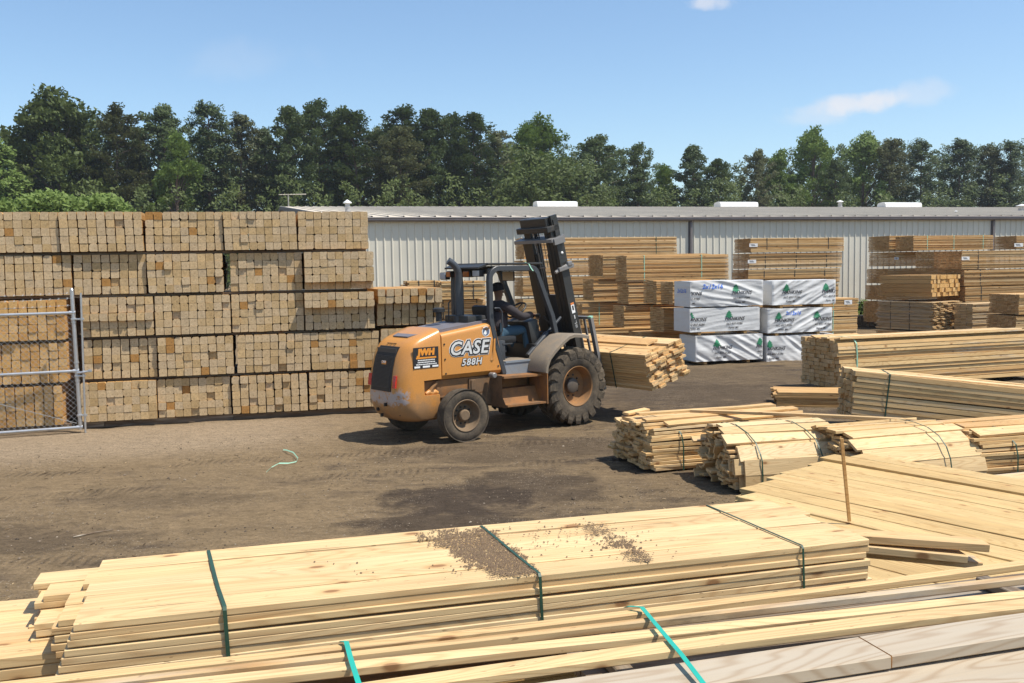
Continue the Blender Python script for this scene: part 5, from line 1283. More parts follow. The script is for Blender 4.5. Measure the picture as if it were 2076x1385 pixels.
    b.box((rearx(1.39)-.016, 0, 1.385), (.012, .52, .10)); b.build('louvre', gr, gl)
    b = MB(); z = 1.22; b.box((rearx(z)-.024, -.02, z), (.006, .12, .05)); gb = b.build('badge', dor, gl)
    me = text_mesh('CASE', .052, .001, .2, .001); me.materials.clear(); me.materials.append(white); link('lettering', me, gb, (rearx(z)-.029, -.02, z+.012), (rad(90), 0, rad(-90)))
    me = text_mesh('SAFETY', .07, .001, .0, .001); 
    b = MB(); z = 1.475
    for k in range(5): b.box((-3.0+.012*(k % 2), -.10+.05*k, 1.502), (.05, .028, .006))
    b.build('lifting_stencil', dblk, cw)
    for y in (-.335, .335):
        b = MB(); b.loft([[(rearx(z)+.0, y-.045, z), (rearx(z)-.004, y+.03 if y < 0 else y+.045, z), (rearx(z)+.10, y, z)] for z in (.86, .95, 1.04)]); b.build('tail_light', simple('red_lens', (.55, .03, .025), .2, spec=.7), cw)
    b = MB()
    for (y, z) in ((-.12, .60), (.16, .50), (-.33, .46), (-.36, .80), (.05, .42)):
        x = -3.23 if z > .55 else -3.19; b.box((x+(.09 if abs(y) > .3 else .0), y, z), (.04, .03, .05))
    b.build('lug_hole', black, cw)
    # dealer plate
    x0, z1 = fl(837, 706, -hw); x1, z0 = fl(889, 744, -hw)
    yb = -hw-.004; b = MB(); b.box(((x0+x1)/2, yb, (z0+z1)/2), (x1-x0, .006, z1-z0)); b.build('dealer_plate', dblk, cw)
    pl = [o for o in cw.children if o.name.startswith('dealer_plate')][0]
    RX = (rad(90), 0, 0)
    def put(par, s, size, x, z, m, y, nm='lettering', off=0, sh=0, sp=1.0, ext=.0015, sx=1.0):
        me = text_mesh(s, size, off, sh, ext, space=sp); me.materials.clear(); me.materials.append(m); o = link(nm, me, par, (x, y, z), RX); o.scale = (sx, 1, 1); return o
    Wp = x1-x0; Hp = z1-z0; cx = (x0+x1)/2
    put(pl, 'JWH', Hp*.40, cx, z1-Hp*.24, dor, yb-.006, off=.010, sh=.12, sx=1.15)
    b = MB(); b.box((cx, yb-.005, z1-Hp*.50), (Wp*.80, .003, Hp*.08)); b.build('plate_bar', dor, pl)
    b = MB()
    for k, (wd, zz) in enumerate(((.66, .61), (.68, .71), (.80, .81))):
        xx = cx-Wp*wd/2; r = random.Random(k)
        while xx < cx+Wp*wd/2:
            l = r.uniform(.012, .03); b.box((xx+l/2, yb-.005, z1-Hp*zz + r.uniform(-.001, .001)), (l, .003, Hp*.045)); xx += l+.005
    for xx, l in ((-.36, .22), (.0, .28), (.36, .24)): b.box((cx+Wp*xx, yb-.005, z1-Hp*.925), (Wp*l, .003, Hp*.085))
    b.build('plate_print', white, pl)
    # maker's lettering
    xa, za = fl(904, 722, -hw); xb_, zb_ = fl(994, 690, -hw); cx = (xa+xb_)/2-.0; cz = 1.395
    for nm, m, off, y in (('lettering_border', white, .034, -.003), ('lettering_ground', dblk, .026, -.006), ('lettering', silver, .006, -.009)):
        put(hood, 'CASE', .285, cx, cz-.015, m, -hw+y, nm, off, .22, 1.08, sx=1.06)
    for nm, m, off, y in (('lettering_ground', dblk, .012, -.004), ('lettering', silver, .003, -.007)):
        put(hood, '588H', .145, cx+.05, 1.165, m, -hw+y, nm, off, .22, 1.12, sx=1.12)
    ex_, ez = fl(985, 672, -hw)
    b = MB(); b.lathe([(-hw-.003, .078), (-hw+.002, .078)], 24, Matrix.Translation((ex_, 0, ez))); em = b.build('emblem', white, hood)
    b = MB(); b.lathe([(-hw-.005, .066), (-hw-.002, .066)], 24, Matrix.Translation((ex_, 0, ez))); b.build('emblem_ground', simple('decal_blue_grey', (.10, .14, .22), .4), em)
    b = MB(); yy = -hw-.008
    b.add([(ex_+dx, yy, ez+dz) for dx, dz in ((-.055, -.03), (-.02, .02), (.0, .015), (.012, -.035), (-.02, -.055))], [(0, 1, 2, 3, 4)]); b.build('emblem_head', white, em, fix=False)
    b = MB(); b.add([(ex_+dx, yy-.001, ez+dz) for dx, dz in ((-.10, .085), (-.05, .05), (.0, .07), (.05, .06), (.085, .10), (.06, .035), (.02, .02), (.01, -.005), (-.01, .03), (-.06, .04))], [(0, 1, 2, 9), (2, 3, 4, 5), (2, 5, 6, 8, 9), (6, 7, 8)]); b.build('emblem_wings', simple('decal_brown', (.10, .06, .035), .5), em, fix=False)
    # chassis
    b = MB(); b.cbox((-1.9, -.36, .79), (2.0, .12, .26), .015); b.cbox((-1.9, .36, .79), (2.0, .12, .26), .015); b.cbox((-1.6, 0, .72), (1.8, .6, .3), .02); b.box((-2.2, -.43, .665), (1.2, .04, .02))
    ch = b.build('chassis', dk, T, auto=40)
    b = MB(); b.tube([(-2.66, -.44, .74), (-2.60, -.45, .83), (-2.50, -.45, .91)], [.035, .03, .022], 8); b.cbox((-2.62, -.44, .77), (.09, .05, .05), .01); b.build('tow_hook', rim, ch, auto=40)
    b = MB(); b.cbox((-2.36, 0, .42), (.22, 1.1, .2), .03); b.tube([(-2.36, -.62, .41), (-2.36, .62, .41)], .08, 10); b.box((-2.2, -.38, .50), (.5, .1, .06)); b.build('rear_axle', br, T, auto=40)
    b = MB(); b.tube([(0, -.6, .64), (0, .6, .64)], .14, 12); b.cbox((0, 0, .66), (.5, .5, .5), .06); b.build('front_axle', br, T, auto=40)
    b = MB(); b.cbox((-.9, 0, .62), (1.2, .62, .42), .04); b.cbox((.25, 0, .75), (.9, .7, .5), .04); b.build('transmission', br, T, auto=40)
    # step box with its end plate
    X0, X1, Y0, Y1 = -1.47, -.66, -.84, -.46
    b = MB()
    b.prism([(X0, .445), (X1, .43), (X1, .46), (X0, .475)], Y0-.02, Y1)                    # tread
    b.box(((X0+X1)/2, Y1+.10, .68), (X1-X0, .03, .46)); b.prism([(X0, .885), (X1, .865), (X1, .90), (X0, .92)], Y0+.06, Y1+.1)
    b.add([(X0, Y1-.12, .70), (X1, Y1-.12, .69), (X1, Y0+.16, .46), (X0, Y0+.16, .46)], [(0, 1, 2, 3)]); b.add([(X0, Y1+.06, .705), (X1, Y1+.06, .695), (X1, Y1-.12, .69), (X0, Y1-.12, .70)], [(0, 1, 2, 3)])
    b.box((X1+.006, (Y0+Y1)/2-.01, .68), (.02, abs(Y1-Y0)+.06, .52)); st = b.build('step_box', dk, T)
    b = MB(); b.add([(X0-.01, Y0-.01, .43), (X0-.01, Y1+.12, .43), (X0-.01, Y1+.12, .93), (X0-.01, Y0+.10, .93), (X0-.01, Y0+.10, .60)], [(0, 1, 2, 3, 4)]); b.box((X0-.22, Y1+.03, .68), (.42, .04, .44)); b.cbox((X0-.36, Y1+.02, .80), (.09, .06, .16), .01); b.build('end_plate', br, st, fix=False)
    b = MB(); b.cs = True; b.lathe([(-.10, .045), (0, .045), (.01, .035)], 14, Matrix.Translation((X0-.06, Y0+.22, .93)) @ Matrix.Rotation(PI, 4, 'Z')); b.build('fuel_cap', worn, st, auto=40)
    put(st, 'LOAD CONTROL', .036, -1.0, .815, dblk, Y1+.083, off=.0)
    # cab floor and side panel
    b = MB(); b.cbox((-.95, 0, 1.10), (.66, .94, .04), .008); b.build('floor_plate', fen, T, auto=40)
    b = MB(); b.prism([(-1.24, 1.10), (-.62, 1.10), (-.66, .90), (-1.20, .90)], -.50, -.46); b.box((-.93, -.49, 1.105), (.58, .05, .03)); b.build('side_panel', gr2, T)
    b = MB(); b.cbox((-1.15, 0, 1.27), (.22, .6, .34), .02); b.box((-1.0, -.2, 1.25), (.10, .02, .02)); b.box((-1.0, -.3, 1.38), (.2, .02, .02)); b.build('seat_box', gr, T, auto=40)
    b = MB(); b.cbox((-.98, 0, 1.44), (.46, .5, .12), .05); b.build('seat', black, T, auto=45)
    b = MB(); b.cbox((-1.24, 0, 1.76), (.11, .46, .50), .05, R_=Matrix.Rotation(rad(-10), 3, 'Y')); b.build('backrest', black, T, auto=45)
    b = MB(); b.cbox((-.38, 0, 1.42), (.22, .62, .66), .04, R_=Matrix.Rotation(rad(-14), 3, 'Y')); b.cbox((-.36, 0, 1.22), (.30, .8, .26), .03); b.build('dash_console', bk, T, auto=40)
    b = MB(); b.cs = True; sc = Vector((-.50, .06, 1.90)); nrm = Vector((-.62, 0, .78)).normalized(); ua = Vector((0, 1, 0)); ub = nrm.cross(ua)
    b.tube([sc + (ua*math.cos(2*PI*k/20) + ub*math.sin(2*PI*k/20))*.185 for k in range(21)], .015, 6)
    for k in range(3): b.tube([sc, sc + (ua*math.cos(2*PI*k/3+.5) + ub*math.sin(2*PI*k/3+.5))*.18], .010, 5)
    b.tube([sc, sc - nrm*.3], .025, 7); b.build('steering_wheel', black, T, auto=50)
    b = MB()
    for k in range(4): b.tube([(-.36, -.20-.045*k, 1.55), (-.34, -.21-.045*k, 1.80)], .007, 5); b.lathe([(1.79, .018), (1.83, .02), (1.84, .01)], 8, Matrix.Translation((-.34, -.21-.045*k, 0)), 'Z')
    b.build('control_lever', black, T)
    b = MB(); b.tube([(-.30, -.40, 1.80), (-.12, -.42, 1.62), (.0, -.42, 1.46), (.0, -.42, 1.40)], .014, 6); b.tube([(-.17, -.44, 1.56), (-.10, -.44, 1.50)], .035, 8); b.build('grab_bar', black, T)
    # roll frame and canopy
    def frame(y, nm):
        b = MB(); b.cs = False; a = [fl(1018, 757, -hw), fl(1004, 700, -hw), fl(994, 660, -hw), fl(992, 640, -hw)]
        xr = fl(993, 600, -hw)[0]+.02; zt = 2.60; xf = -.48
        p = [(a[0][0]+.05, y, .93), (a[1][0]+.02, y, 1.42), (xr+.0, y, 1.80), (xr, y, 2.40)]
        for k in range(1, 7): an = PI - PI/2*k/6; p.append((xr+.17+.17*math.cos(an), y, 2.43+.17*math.sin(an)))
        for k in range(0, 7): an = PI/2 - (PI/2-.2)*k/6; p.append((xf-.16+.16*math.cos(an), y, 2.44+.16*math.sin(an)))
        p += [(-.18, y, 1.80), (-.05, y, 1.30), (.0, y, 1.02)]
        b.tube(p, [(.040, .043)]*len(p), sq=True); return b.build(nm, gr, T, auto=30)
    frame(-hw+.03, 'roll_frame'); frame(hw-.03, 'roll_frame')
    b = MB(); b.cbox((-.95, 0, 2.672), (1.14, .98, .035), .012); b.loft([[(-1.50, -.46, 2.652), (-1.50, .48, 2.652), (-1.50, .48, 2.685), (-1.50, -.46, 2.685)], [(-1.66, -.42, 2.60), (-1.66, .48, 2.60), (-1.66, .48, 2.625), (-1.66, -.42, 2.625)]]); b.cbox((-1.46, 0, 2.56), (.07, .9, .09), .015); b.cbox((-.50, 0, 2.585), (.07, .9, .07), .015)
    ro = b.build('canopy', bk, T, auto=40)
    b = MB(); b.ribbon([(-.62, -.525, 2.55), (-.66, -.52, 2.60), (-.68, -.50, 2.66), (-.72, -.44, 2.70)], (1, .3, 0), .03); b.build('strap_end', M['strap_pale'], ro)
    red = simple('red_lamp_lens', (.60, .02, .03), .2, spec=.7); amb = simple('amber_lamp_lens', (.48, .14, .03), .25, spec=.7); lens = simple('clear_lamp_lens', (.40, .42, .44), .25, spec=.7)
    def lamp(y, m, w, nm, z=2.52, h=.085):
        b = MB(); b.cbox((-1.55, y, z), (.09, w+.02, h+.02), .012); l_ = b.build(nm, black, ro, auto=40); b = MB(); b.cbox((-1.60, y, z), (.02, w, h), .008); b.build('lens', m, l_, auto=40)
    lamp(.20, red, .15, 'stop_light'); lamp(-.02, amb, .15, 'turn_signal'); lamp(-.28, lens, .16, 'work_light', 2.53, .09); lamp(.62, lens, .15, 'work_light', 2.49, .10); lamp(.46, amb, .10, 'turn_signal')
    mx, mz = fl(1031, 560, .2); b = MB(); b.cbox((mx, .2, mz), (.03, .23, .16), .02, R_=Matrix.Rotation(rad(20), 3, 'Z')); b.tube([(mx+.02, .2, mz+.08), (mx+.05, .2, 2.6)], .01, 5); mi = b.build('rear_view_mirror', black, T, auto=40)
    b = MB(); b.cbox((mx-.018, .195, mz), (.006, .21, .14), .003, R_=Matrix.Rotation(rad(20), 3, 'Z')); b.build('mirror_glass', simple('mirror_tan', (.55, .44, .32), .35, .3), mi)  # glass in plain tan, slightly metallic
    b = MB(); b.cs = True; b.tube([(-1.46, -.56, 1.98), (-1.38, -.58, 1.98), (-1.33, -.58, 1.92), (-1.33, -.58, 1.62), (-1.36, -.56, 1.52)], .013, 7); b.build('grab_handle', gr, T, auto=50)
    # fenders
    def fender(sgn):
        o = [(-.735, .93), (-.72, 1.04), (-.66, 1.16), (-.53, 1.28), (-.36, 1.40), (-.22, 1.48), (-.10, 1.505), (.06, 1.49), (.23, 1.455)]
        lp = []
        for x, z in o: 
            ny = Vector((x, 0, z-.64)).normalized()
            lp.append([(x+ny.x*d, sgn*y, z+ny.z*d) for y, d in ((.46, -.012), (.90, -.012), (.925, -.045), (.94, -.045), (.94, .0), (.905, .022), (.46, .012))])
        b = MB(); b.loft(lp); b.build('fender', fen, T, auto=35)
        b = MB()
        for y in (.62, .78): b.lathe([(-.745, .012), (-.725, .012)], 8, Matrix.Rotation(PI/2, 4, 'Z') @ Matrix.Translation((sgn*y, -.0, 1.0)) if False else Matrix.Translation((0, sgn*y, 1.0)) @ Matrix.Rotation(-PI/2, 4, 'Z'))
    fender(-1); fender(1)
    # wheels
    def wheel(x, y, Rt, W_, sgn, lug, rimR, rm, nm, steer=0.):
        w = empty(nm, (x, y, Rt), (0, 0, steer if sgn < 0 else PI+steer), T)     # outer face towards -y
        h = W_/2; b = MB(); b.cs = True
        rb = Rt-(.045 if lug else .0)
        prof = [(-h*.80, rimR), (-h*.93, rimR+.03), (-h, rimR+(rb-rimR)*.45), (-h*.97, rimR+(rb-rimR)*.75), (-h*.86, rb-.015)]
        if lug: prof += [(-h*.5, rb), (0, rb+.004), (h*.5, rb), (h*.86, rb-.015)]
        else:
            prof += [(-h*.80, rb-.004)]
            for k in range(-2, 3):
                c0 = k*h*.36; prof += [(c0-.035, rb), (c0-.031, rb), (c0-.027, rb-.012), (c0-.02, rb-.012), (c0-.016, rb)] if abs(k) < 3 else []
            prof += [(h*.86, rb-.008)]
        prof += [(h*.97, rimR+(rb-rimR)*.75), (h, rimR+(rb-rimR)*.45), (h*.93, rimR+.03), (h*.80, rimR)]
        b.lathe(prof, 56, c0=False, c1=False); ty = b.build('tyre', tyre, w, auto=38)
        if lug:
            b = MB(); n = 20
            for k in range(n):
                for s in (-1, 1):
                    a = 2*PI*(k + (.5 if s > 0 else 0))/n; lp = []
                    for f, ww, dr in ((0.02, .034, .0), (.35, .034, .0), (.75, .042, -.003), (.96, .05, -.02), (1.04, .052, -.075), (1.03, .045, -.125)):
                        yy = s*h*f; aa = a - .36*f*(1 if s < 0 else 1) ; r1 = rb+.045+dr; r0 = rb-.03+dr*.8
                        c = Vector((math.cos(aa), 0, math.sin(aa))); tn = Vector((-math.sin(aa), 0, math.cos(aa)))
                        lp.append([c*r0-tn*(ww+.012)+Vector((0, yy, 0)), c*r0+tn*(ww+.012)+Vector((0, yy, 0)), c*r1+tn*ww+Vector((0, yy, 0)), c*r1-tn*ww+Vector((0, yy, 0))])
                    b.loft(lp)
            b.build('tread_lug', tyre, ty)
        b = MB(); b.cs = True; dp = h*.80
        b.lathe([(-dp-.012, rimR+.012), (-dp-.022, rimR+.004), (-dp-.01, rimR-.012), (-dp+.03, rimR-.018), (-h*.15 if not lug else -h*.05, rimR-.045), (h*.05, rimR*.72), (h*.05, .02)], 44, c0=False); b.lathe([(dp, rimR), (h*.10, rimR-.03), (h*.10, .02)], 30, c0=False); ri = b.build('rim', rm, w, auto=35)
        b = MB(); b.cs = True; hy = h*.05
        b.lathe([(hy, rimR*.40), (hy-.07, rimR*.38), (hy-.085, rimR*.30), (hy-.085, .01)], 24); 
        hb = b.build('hub', hub if lug else rim2, w, auto=35)
        b = MB()
        for k in range(10): a = 2*PI*k/10; b.lathe([(hy-.022, .014), (hy+.0, .014)], 6, Matrix.Translation((math.cos(a)*rimR*.55, 0, math.sin(a)*rimR*.55)))
        b.build('wheel_nut', black, ri)
    wheel(0, -.715, .645, .41, -1, True, .325, rim, 'front_wheel'); wheel(0, .715, .645, .41, 1, True, .325, rim, 'front_wheel')
    wheel(-2.24, -.72, .398, .235, -1, False, .235, rim2, 'rear_wheel', rad(-6)); wheel(-2.24, .72, .398, .235, 1, False, .235, rim2, 'rear_wheel', rad(-6))
    # mast, leaning back about its foot
    xt, zt = fl(1127, 437, -.36); xb2, zb2 = fl(1178, 700, -.36); le = math.atan2(xt-xb2, zt-zb2)
    z0 = .32; bx = xb2 - (xt-xb2)/(zt-zb2)*(zb2-z0)
    def mxf(o): o.location = (bx, 0, z0); o.rotation_euler = (0, le, 0)
    H3 = (zt-z0)/math.cos(le)
    def ch_(b, y, z0_, z1_, d=.17, w_=.07, x1=0.0, s=1):     # channel rail, web outwards
        b.box((x1-d/2, y, (z0_+z1_)/2), (d, .020, z1_-z0_)); b.box((x1-.012, y-s*w_/2, (z0_+z1_)/2), (.024, w_, z1_-z0_)); b.box((x1-d+.012, y-s*w_/2, (z0_+z1_)/2), (.024, w_, z1_-z0_))
    b = MB()
    for s in (-1, 1): ch_(b, s*.42, 0, H3-.33, s=s)
    b.cbox((-.20, 0, .25), (.06, .86, .25), .01); b.cbox((-.20, 0, 1.2), (.05, .84, .10), .01)
    ms = b.build('mast', bk, T); mxf(ms)
    b = MB(); b.prism([(-.30, H3-.40), (.02, H3-.385), (.02, H3-.33), (-.30, H3-.345)], -.47, .50); b.box((-.14, -.47, H3-.40), (.24, .05, .10)); b.build('mast_crosshead', worn, ms)
    b = MB()
    for s in (-1, 1): ch_(b, s*.335, .05, H3-.14, x1=-.005, s=s)
    b.cbox((-.13, 0.02, H3-.19), (.28, .80, .10), .015); b.build('middle_mast_stage', bk, ms)
    b = MB()
    for s in (-1, 1): ch_(b, s*.25, .10, H3, x1=-.01, s=s)
    b.cbox((-.13, 0.02, H3-.075), (.17, .66, .15), .012); b.box((-.06, -.34, H3-.06), (.14, .05, .16)); b.box((-.05, -.36, H3-.30), (.10, .04, .5)); b.build('inner_mast_stage', bk, ms)
    b = MB(); b.cs = True; b.tube([(-.12, -.16, .1), (-.12, -.16, H3-.62)], .045, 12); b.tube([(-.12, .16, .1), (-.12, .16, H3-.62)], .045, 12); b.build('lift_cylinder', bk, ms, auto=50)
    b = MB(); b.cs = True; b.tube([(-.12, -.16, H3-.62), (-.12, -.16, H3-.16)], .024, 10); b.tube([(-.12, .16, H3-.62), (-.12, .16, H3-.16)], .024, 10); b.build('cylinder_rod', chrome, ms, auto=50)
    b = MB(); b.tube([(-.19, .04, H3-.36), (-.19, .06, H3-.85)], .008, 5); b.tube([(-.19, -.07, H3-.36), (-.19, -.05, H3-.85)], .008, 5); b.box((-.19, .005, H3-.85), (.02, .14, .02)); b.tube([(-.17, -.12, H3-.36), (-.17, -.10, H3-.85)], .006, 5); b.build('hose_guard', worn, ms)
    b = MB()
    for y in (-.02, .03, .08): b.tube([(-.16, y, .6), (-.20, y+.01, 1.4), (-.16, y, H3-.25)], .012, 6)
    b.build('hydraulic_hose', black, ms)
    b = MB(); b.box((-.12, .02, 1.55), (.03, .34, .7)); b.build('guard_mesh', gr, ms)
    z = (2.62-z0)/math.cos(le); b = MB(); b.cbox((-.10, -.47, z), (.34, .05, .07), .01); b.tube([(-.33, -.44, z-.03), (-.02, -.47, z+.04)], .03, 8); b.cbox((-.02, -.48, z+.05), (.10, .06, .08), .02); b.build('mast_bracket', worn, ms)
    for y in (-.36, .36):
        b = MB(); b.cs = True; b.tube([(-.62, y, 1.16), (-.2, y, 1.50)], .05, 10); b.tube([(-.2, y, 1.50), (.12, y, 1.76)], .026, 8); b.build('tilt_cylinder', gr, T, auto=50)
    b = MB(); b.box((-.085, -.432, 1.66), (.075, .003, .18)); wl = b.build('warning_label', white, ms); b = MB(); b.box((-.085, -.434, 1.735), (.075, .003, .035)); b.build('label_band', simple('label_orange', (.7, .22, .05), .5), wl); b = MB(); b.cbox((-.085, -.434, 1.66), (.035, .003, .08), .001); b.build('label_pictogram', dblk, wl)
    b = MB(); b.cbox((-.085, -.434, 1.50), (.022, .003, .065), .008); b.box((-.07, -.434, 1.415), (.006, .003, .05)); b.box((-.085, -.434, 1.39), (.05, .003, .008))
    for k in range(3): b.box((-.10+.016*k, -.434, 1.34), (.006, .003, .06))
    b.build('mast_marking', silver, ms)
    b = MB(); b.cs = True; b.lathe([(-.440, .024), (-.425, .024)], 10, Matrix.Translation((-.09, 0, H3-.62))); b.build('grease_fitting', white, ms)
    # carriage, load guard and forks
    b = MB(); b.cbox((.09, 0, .30), (.05, 1.12, .10), .01); b.cbox((.09, 0, .68), (.05, 1.12, .10), .01); b.box((.05, -.2, .32), (.06, .05, .5)); b.box((.05, .2, .32), (.06, .05, .5)); ca = b.build('carriage', bk, ms)
    b = MB(); zt_ = 1.42; b.box((.15, 0, zt_), (.045, 1.16, .045))
    for y in (-.56, .56): b.box((.15, y, .78), (.06, .075, 1.3))
    for k in range(6): b.box((.15, -.40+.16*k, .78), (.022, .045, 1.28))
    b.box((.15, 0, .15), (.05, 1.16, .06)); b.build('load_guard', worn, ca)
    b = MB(); b.cbox((.15, -.56, zt_+.012), (.062, .08, .035), .006); b.build('guard_tip', M['strap_pale'], ca)
    for y in (-.30, .30):
        b = MB(); b.prism([(.13, .80), (.185, .80), (.185, .165), (1.25, .155), (1.25, .135), (.13, .11)], y-.06, y+.06); b.build('fork', bk, ca)
    # the load carried on the forks
    MW = Matrix.Translation(FO) @ Matrix.Rotation(TH, 4, 'Z') @ Matrix.Translation((bx, 0, z0)) @ Matrix.Rotation(le, 4, 'Y')
    L = 3.15; ld = empty('strapped_lumber_bundle'); tag(ld, 'tilted bundle of boards carried on the forklift forks, ragged right end in the sun', 'lumber bundle', 'strapped lumber bundles around the yard')
    ld.matrix_world = MW @ Matrix.Translation((.205, L-1.62, .168)) @ Matrix.Rotation(-PI/2, 4, 'Z')
    r = random.Random(4); mats = (M['pack'], M['end'])
    for k in range(16):
        for j in range(6):
            s = .035*math.sin(k*.7+.6) + r.gauss(0, .024) + (.02 if j % 2 else -.015)
            if k == 15 and j == 3: continue
            board(ld, 'board', L+s, .150, .0375, (r.gauss(0, .03), (j+.5)*.154, (k+.5)*.0392), (r.gauss(0, .012), 0, r.gauss(0, .001)), mats, bow=.5)
    board(ld, 'board', L-.55, .29, .03, (.2, .56, 16*.0392+.018), (.02, 0, .01), mats)
    for x in (1.05, 2.35): strap_loop(ld, x, 6*.154, -.01, 16*.0392-.004, M['strap_green'], .02)
    return T
make_forklift()

# ------------------------------------------------------------------ driver
def skin_obj(name, nodes, edges, mats, parent, root=0, sub=2):
    me = bpy.data.meshes.new(name); me.from_pydata([n[0] for n in nodes], edges, []); o = link(name, me, parent)
    md = o.modifiers.new('skin', 'SKIN'); md.use_smooth_shade = True; md.branch_smoothing = .6
    if not me.skin_vertices: me.attributes.new  # the modifier adds its own layer
    bm = bmesh.new(); bm.from_mesh(me); lay = bm.verts.layers.skin.verify()
    for v, n in zip(bm.verts, nodes):
        r = n[1]; v[lay].radius = r if hasattr(r, '__len__') else (r, r); v[lay].use_root = False
    bm.verts.ensure_lookup_table(); bm.verts[root][lay].use_root = True
    bm.to_mesh(me); bm.free(); me.materials.append(mats)
    if sub: s = o.modifiers.new('sub', 'SUBSURF'); s.levels = sub; s.render_levels = sub
    return o
def make_driver():
    skin = simple('dark_brown_skin', (.13, .066, .038), .45); shirt = simple('charcoal_sweatshirt', (.038, .031, .033), .9, bumpscale=40); jean = simple('blue_jeans', (.032, .078, .12), .85, bumpscale=60); boot = simple('brown_boots', (.085, .035, .018), .6); knit = simple('black_knit_cap', (.008, .008, .010), .95, bumpscale=80)
    def V(x, y, z): return Vector((x, y, z))
    pel, ab, ch, nk, hb = V(-1.0, 0, 1.56), V(-.99, 0, 1.70), V(-.955, 0, 1.88), V(-.935, 0, 2.06), V(-.93, 0, 2.12)
    shR, elR, wrR = V(-.93, -.19, 1.985), V(-.70, -.30, 1.80), V(-.40, -.25, 1.835)
    shL, elL, wrL = V(-.93, .19, 1.985), V(-.76, .29, 1.75), V(-.55, .22, 1.93)
    hiR, knR, anR = V(-.96, -.10, 1.55), V(-.50, -.16, 1.585), V(-.44, -.16, 1.22)
    hiL, knL, anL = V(-.96, .10, 1.55), V(-.52, .17, 1.585), V(-.44, .18, 1.22)
    nodes = []; edges = []
    def nd(p, r): nodes.append((p, r)); return len(nodes)-1
    def ln(*ids):
        for a, b in zip(ids, ids[1:]): edges.append((a, b))
    P_ = nd(pel, .10); A_ = nd(ab, .10); C_ = nd(ch, .11); N_ = nd(nk, .055); H0 = nd(hb, .062); H1 = nd(V(-.925, 0, 2.17), (.078, .070)); H2 = nd(V(-.93, 0, 2.24), (.094, .078)); H3 = nd(V(-.935, 0, 2.31), (.085, .070)); H4 = nd(V(-.935, 0, 2.35), .045)
    ln(P_, A_, C_, N_, H0, H1, H2, H3, H4)
    def arm(sh, el, wr, fwd):
        a = nd(sh, .055); b = nd((sh+el)/2, .045); e = nd(el, .038); f = nd((el+wr)/2, .034); w = nd(wr, .025); ln(C_, a, b, e, f, w)
        fwd = fwd.normalized(); side = fwd.cross(V(0, 0, 1)).normalized(); dn = side.cross(fwd)
        pm = nd(wr + fwd*.05, (.036, .018)); kn = nd(wr + fwd*.085, (.036, .016)); ln(w, pm, kn)
        for k, l in ((-1.5, .062), (-.5, .074), (.5, .078), (1.5, .068)):
            b0 = wr + fwd*.09 + side*(.0165*k); i0 = nd(b0, .0088); i1 = nd(b0 + fwd*l*.5 + dn*(-.012) * -1 * -1, .0085); i2 = nd(b0 + fwd*l*.72 - dn*.035, .0078); i3 = nd(b0 + fwd*l*.55 - dn*.058, .0068); ln(kn, i0, i1, i2, i3)
        sgn = 1 if sh.y < 0 else -1
        t0 = nd(wr + fwd*.03 - side*.03*sgn, .012); t1 = nd(wr + fwd*.065 - side*.05*sgn - dn*.01, .010); t2 = nd(wr + fwd*.09 - side*.045*sgn - dn*.025, .008); ln(pm, t0, t1, t2)
    arm(shR, elR, wrR, V(.9, .1, -.25)); arm(shL, elL, wrL, V(.8, -.25, .2))
    def leg(hi, kn, an):
        a = nd(hi, .085); b = nd((hi+kn)/2, .075); k = nd(kn, .055); c = nd((kn*.6+an*.4), .052); d = nd(an, .038); f0 = nd(an+V(.03, 0, -.06), .04); f1 = nd(an+V(.15, 0, -.08), (.042, .03)); ln(P_, a, b, k, c, d, f0, f1)
    leg(hiR, knR, anR); leg(hiL, knL, anL)
    body = skin_obj('person', nodes, edges, skin, None, P_)
    body.location = FO; body.rotation_euler = (0, 0, TH)
    tag(body, 'man in a black knit cap, dark sweatshirt and blue jeans driving the forklift', 'person')
    # face details
    b = MB(); b.cs = True
    b.loft([[(-.842, -.012, 2.245), (-.842, .012, 2.245), (-.846, 0, 2.25)], [(-.816, -.014, 2.205), (-.816, .014, 2.205), (-.828, 0, 2.22)], [(-.838, -.017, 2.193), (-.838, .017, 2.193), (-.83, 0, 2.2)]]); b.build('nose', skin, body)
    b = MB(); b.cs = True; b.tube([(-.846, -.026, 2.160), (-.836, 0, 2.163), (-.846, .026, 2.160)], [.006, .010, .006], 8); b.build('mouth', simple('lips', (.11, .045, .035), .5), body)
    for s in (-1, 1):
        b = MB(); b.cs = True; b.lathe([(-.012, .004), (-.008, .011), (0, .013), (.008, .011), (.012, .004)], 10, Matrix.Translation((-.853, s*.032, 2.238))); ey = b.build('eye', simple('eye_white', (.6, .57, .52), .3), body)
        b = MB(); b.cs = True; b.loft([[(-.935+.018*math.cos(a)*k, s*(.078+.012*k2), 2.225+.032*math.sin(a)*k) for a in [2*PI*i/10 for i in range(10)]] for k, k2 in ((.7, 0), (1, .4), (.9, 1), (.4, 1.0))]); b.build('ear', skin, body)
    b = MB(); 
    for s in (-1, 1): b.tube([(-.838 + .004*math.cos(a), s*.034 + .026*math.cos(a), 2.238 + .019*math.sin(a)) for a in [2*PI*i/12 for i in range(13)]], .0028, 5); b.tube([(-.842, s*.062, 2.243), (-.93, s*.085, 2.243)], .0028, 5)
    b.tube([(-.836, -.01, 2.243), (-.836, .01, 2.243)], .0028, 5); b.build('glasses', simple('glasses_frame', (.35, .33, .28), .3, .7), body)
    # cap
    b = MB(); b.cs = True; lp = []
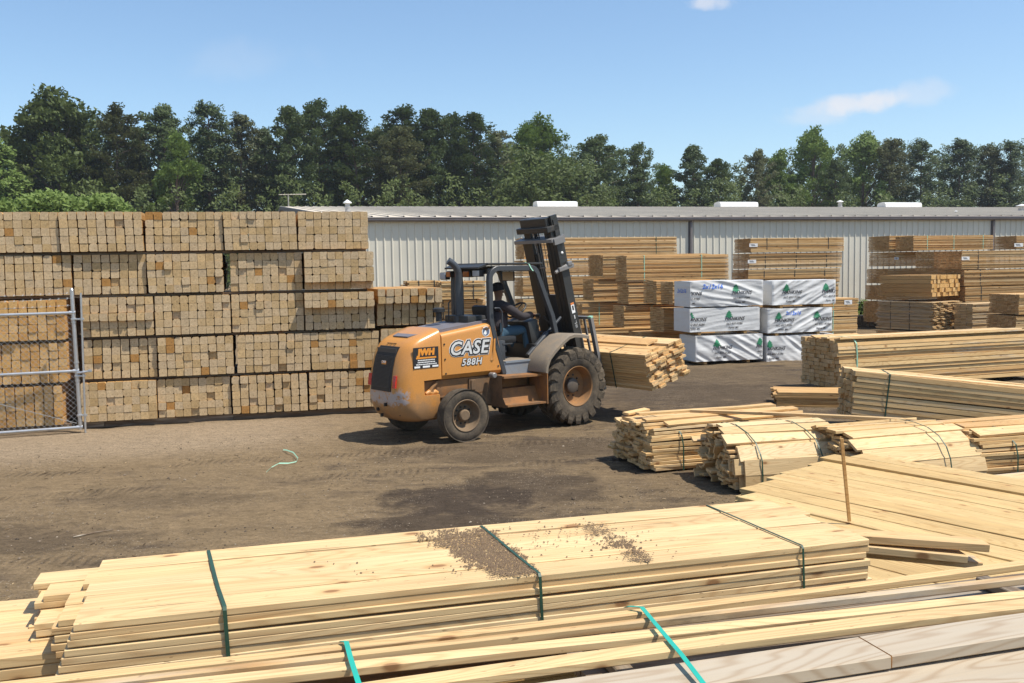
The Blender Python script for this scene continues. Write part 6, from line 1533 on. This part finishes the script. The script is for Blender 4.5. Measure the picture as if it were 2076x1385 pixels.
    for k in range(9):
        f = k/8; z = 2.262 + .115*math.sin(f*PI/2); s = math.cos(f*PI/2)**.55 if k < 8 else .02
        lp.append([(-.935-.006 + .108*s*math.cos(a) - (.02 if math.cos(a) < 0 else 0)*s, .094*s*math.sin(a), z - (.03 if k < 2 else .012)*max(0, -math.cos(a))) for a in [2*PI*i/18 for i in range(18)]])
    lp.insert(0, [(x*1.0, y, z-.012) for x, y, z in lp[0]]); b.loft(lp); b.build('knit_cap', knit, body, auto=60)
    # clothes as close fitting shells over the same joints
    n2 = []; e2 = []
    def n_(p, r): n2.append((p, r)); return len(n2)-1
    a0 = n_(V(-1.0, 0, 1.54), (.20, .21)); a1 = n_(V(-.985, 0, 1.70), (.20, .21)); a2 = n_(V(-.955, 0, 1.88), (.20, .22)); a3 = n_(V(-.935, 0, 2.0), (.16, .18)); a4 = n_(nk + V(.0, 0, .03), .085)
    e2 += [(a0, a1), (a1, a2), (a2, a3), (a3, a4)]
    for sh, el, wr in ((shR, elR, wrR), (shL, elL, wrL)):
        i = n_(sh, .10); j = n_((sh+el)/2, .085); k = n_(el, .075); l = n_((el+wr)/2, .065); m = n_(wr*.95+el*.05, .050)
        e2 += [(a3, i), (i, j), (j, k), (k, l), (l, m)]
    skin_obj('sweatshirt', n2, e2, shirt, body, a0)
    n2 = []; e2 = []; a0 = n_(V(-1.02, 0, 1.55), (.14, .17))
    for hi, kn, an in ((hiR, knR, anR), (hiL, knL, anL)):
        i = n_(hi, .105); j = n_((hi+kn)/2, .095); k = n_(kn, .076); l = n_((kn+an)/2, .074); m = n_(an*.96+kn*.04, .068); e2 += [(a0, i), (i, j), (j, k), (k, l), (l, m)]
    skin_obj('jeans', n2, e2, jean, body, a0)
    for an in (anR, anL):
        b = MB(); b.cs = True
        lp = []
        for x0, x1, w_, z in ((-.055, .06, .05, .08), (-.06, .065, .052, .0), (-.065, .12, .05, -.04), (-.07, .20, .05, -.07), (-.07, .21, .05, -.10)):
            lp.append([an + V((x0+x1)/2 + (x1-x0)/2*math.cos(t), w_*math.sin(t), z) for t in [2*PI*i/14 for i in range(14)]])
        b.loft(lp); b.build('boot', boot, body, auto=50)
make_driver()

# ------------------------------------------------------------------ summer haze over the yard and the woods
def make_haze():
    m = bpy.data.materials.new('haze'); m.use_nodes = True; nt = m.node_tree; nt.nodes.clear()
    v = nt.nodes.new('ShaderNodeVolumePrincipled'); o = nt.nodes.new('ShaderNodeOutputMaterial')
    v.inputs['Color'].default_value = (.86, .92, 1, 1); v.inputs['Density'].default_value = .00026; v.inputs['Anisotropy'].default_value = .2
    nt.links.new(v.outputs[0], o.inputs['Volume'])
    b = MB(); b.box((10, 110, 17), (420, 300, 36)); h = b.build('haze', m); tag(h, 'thin summer haze softening the far trees', 'haze', kind='stuff')
make_haze()
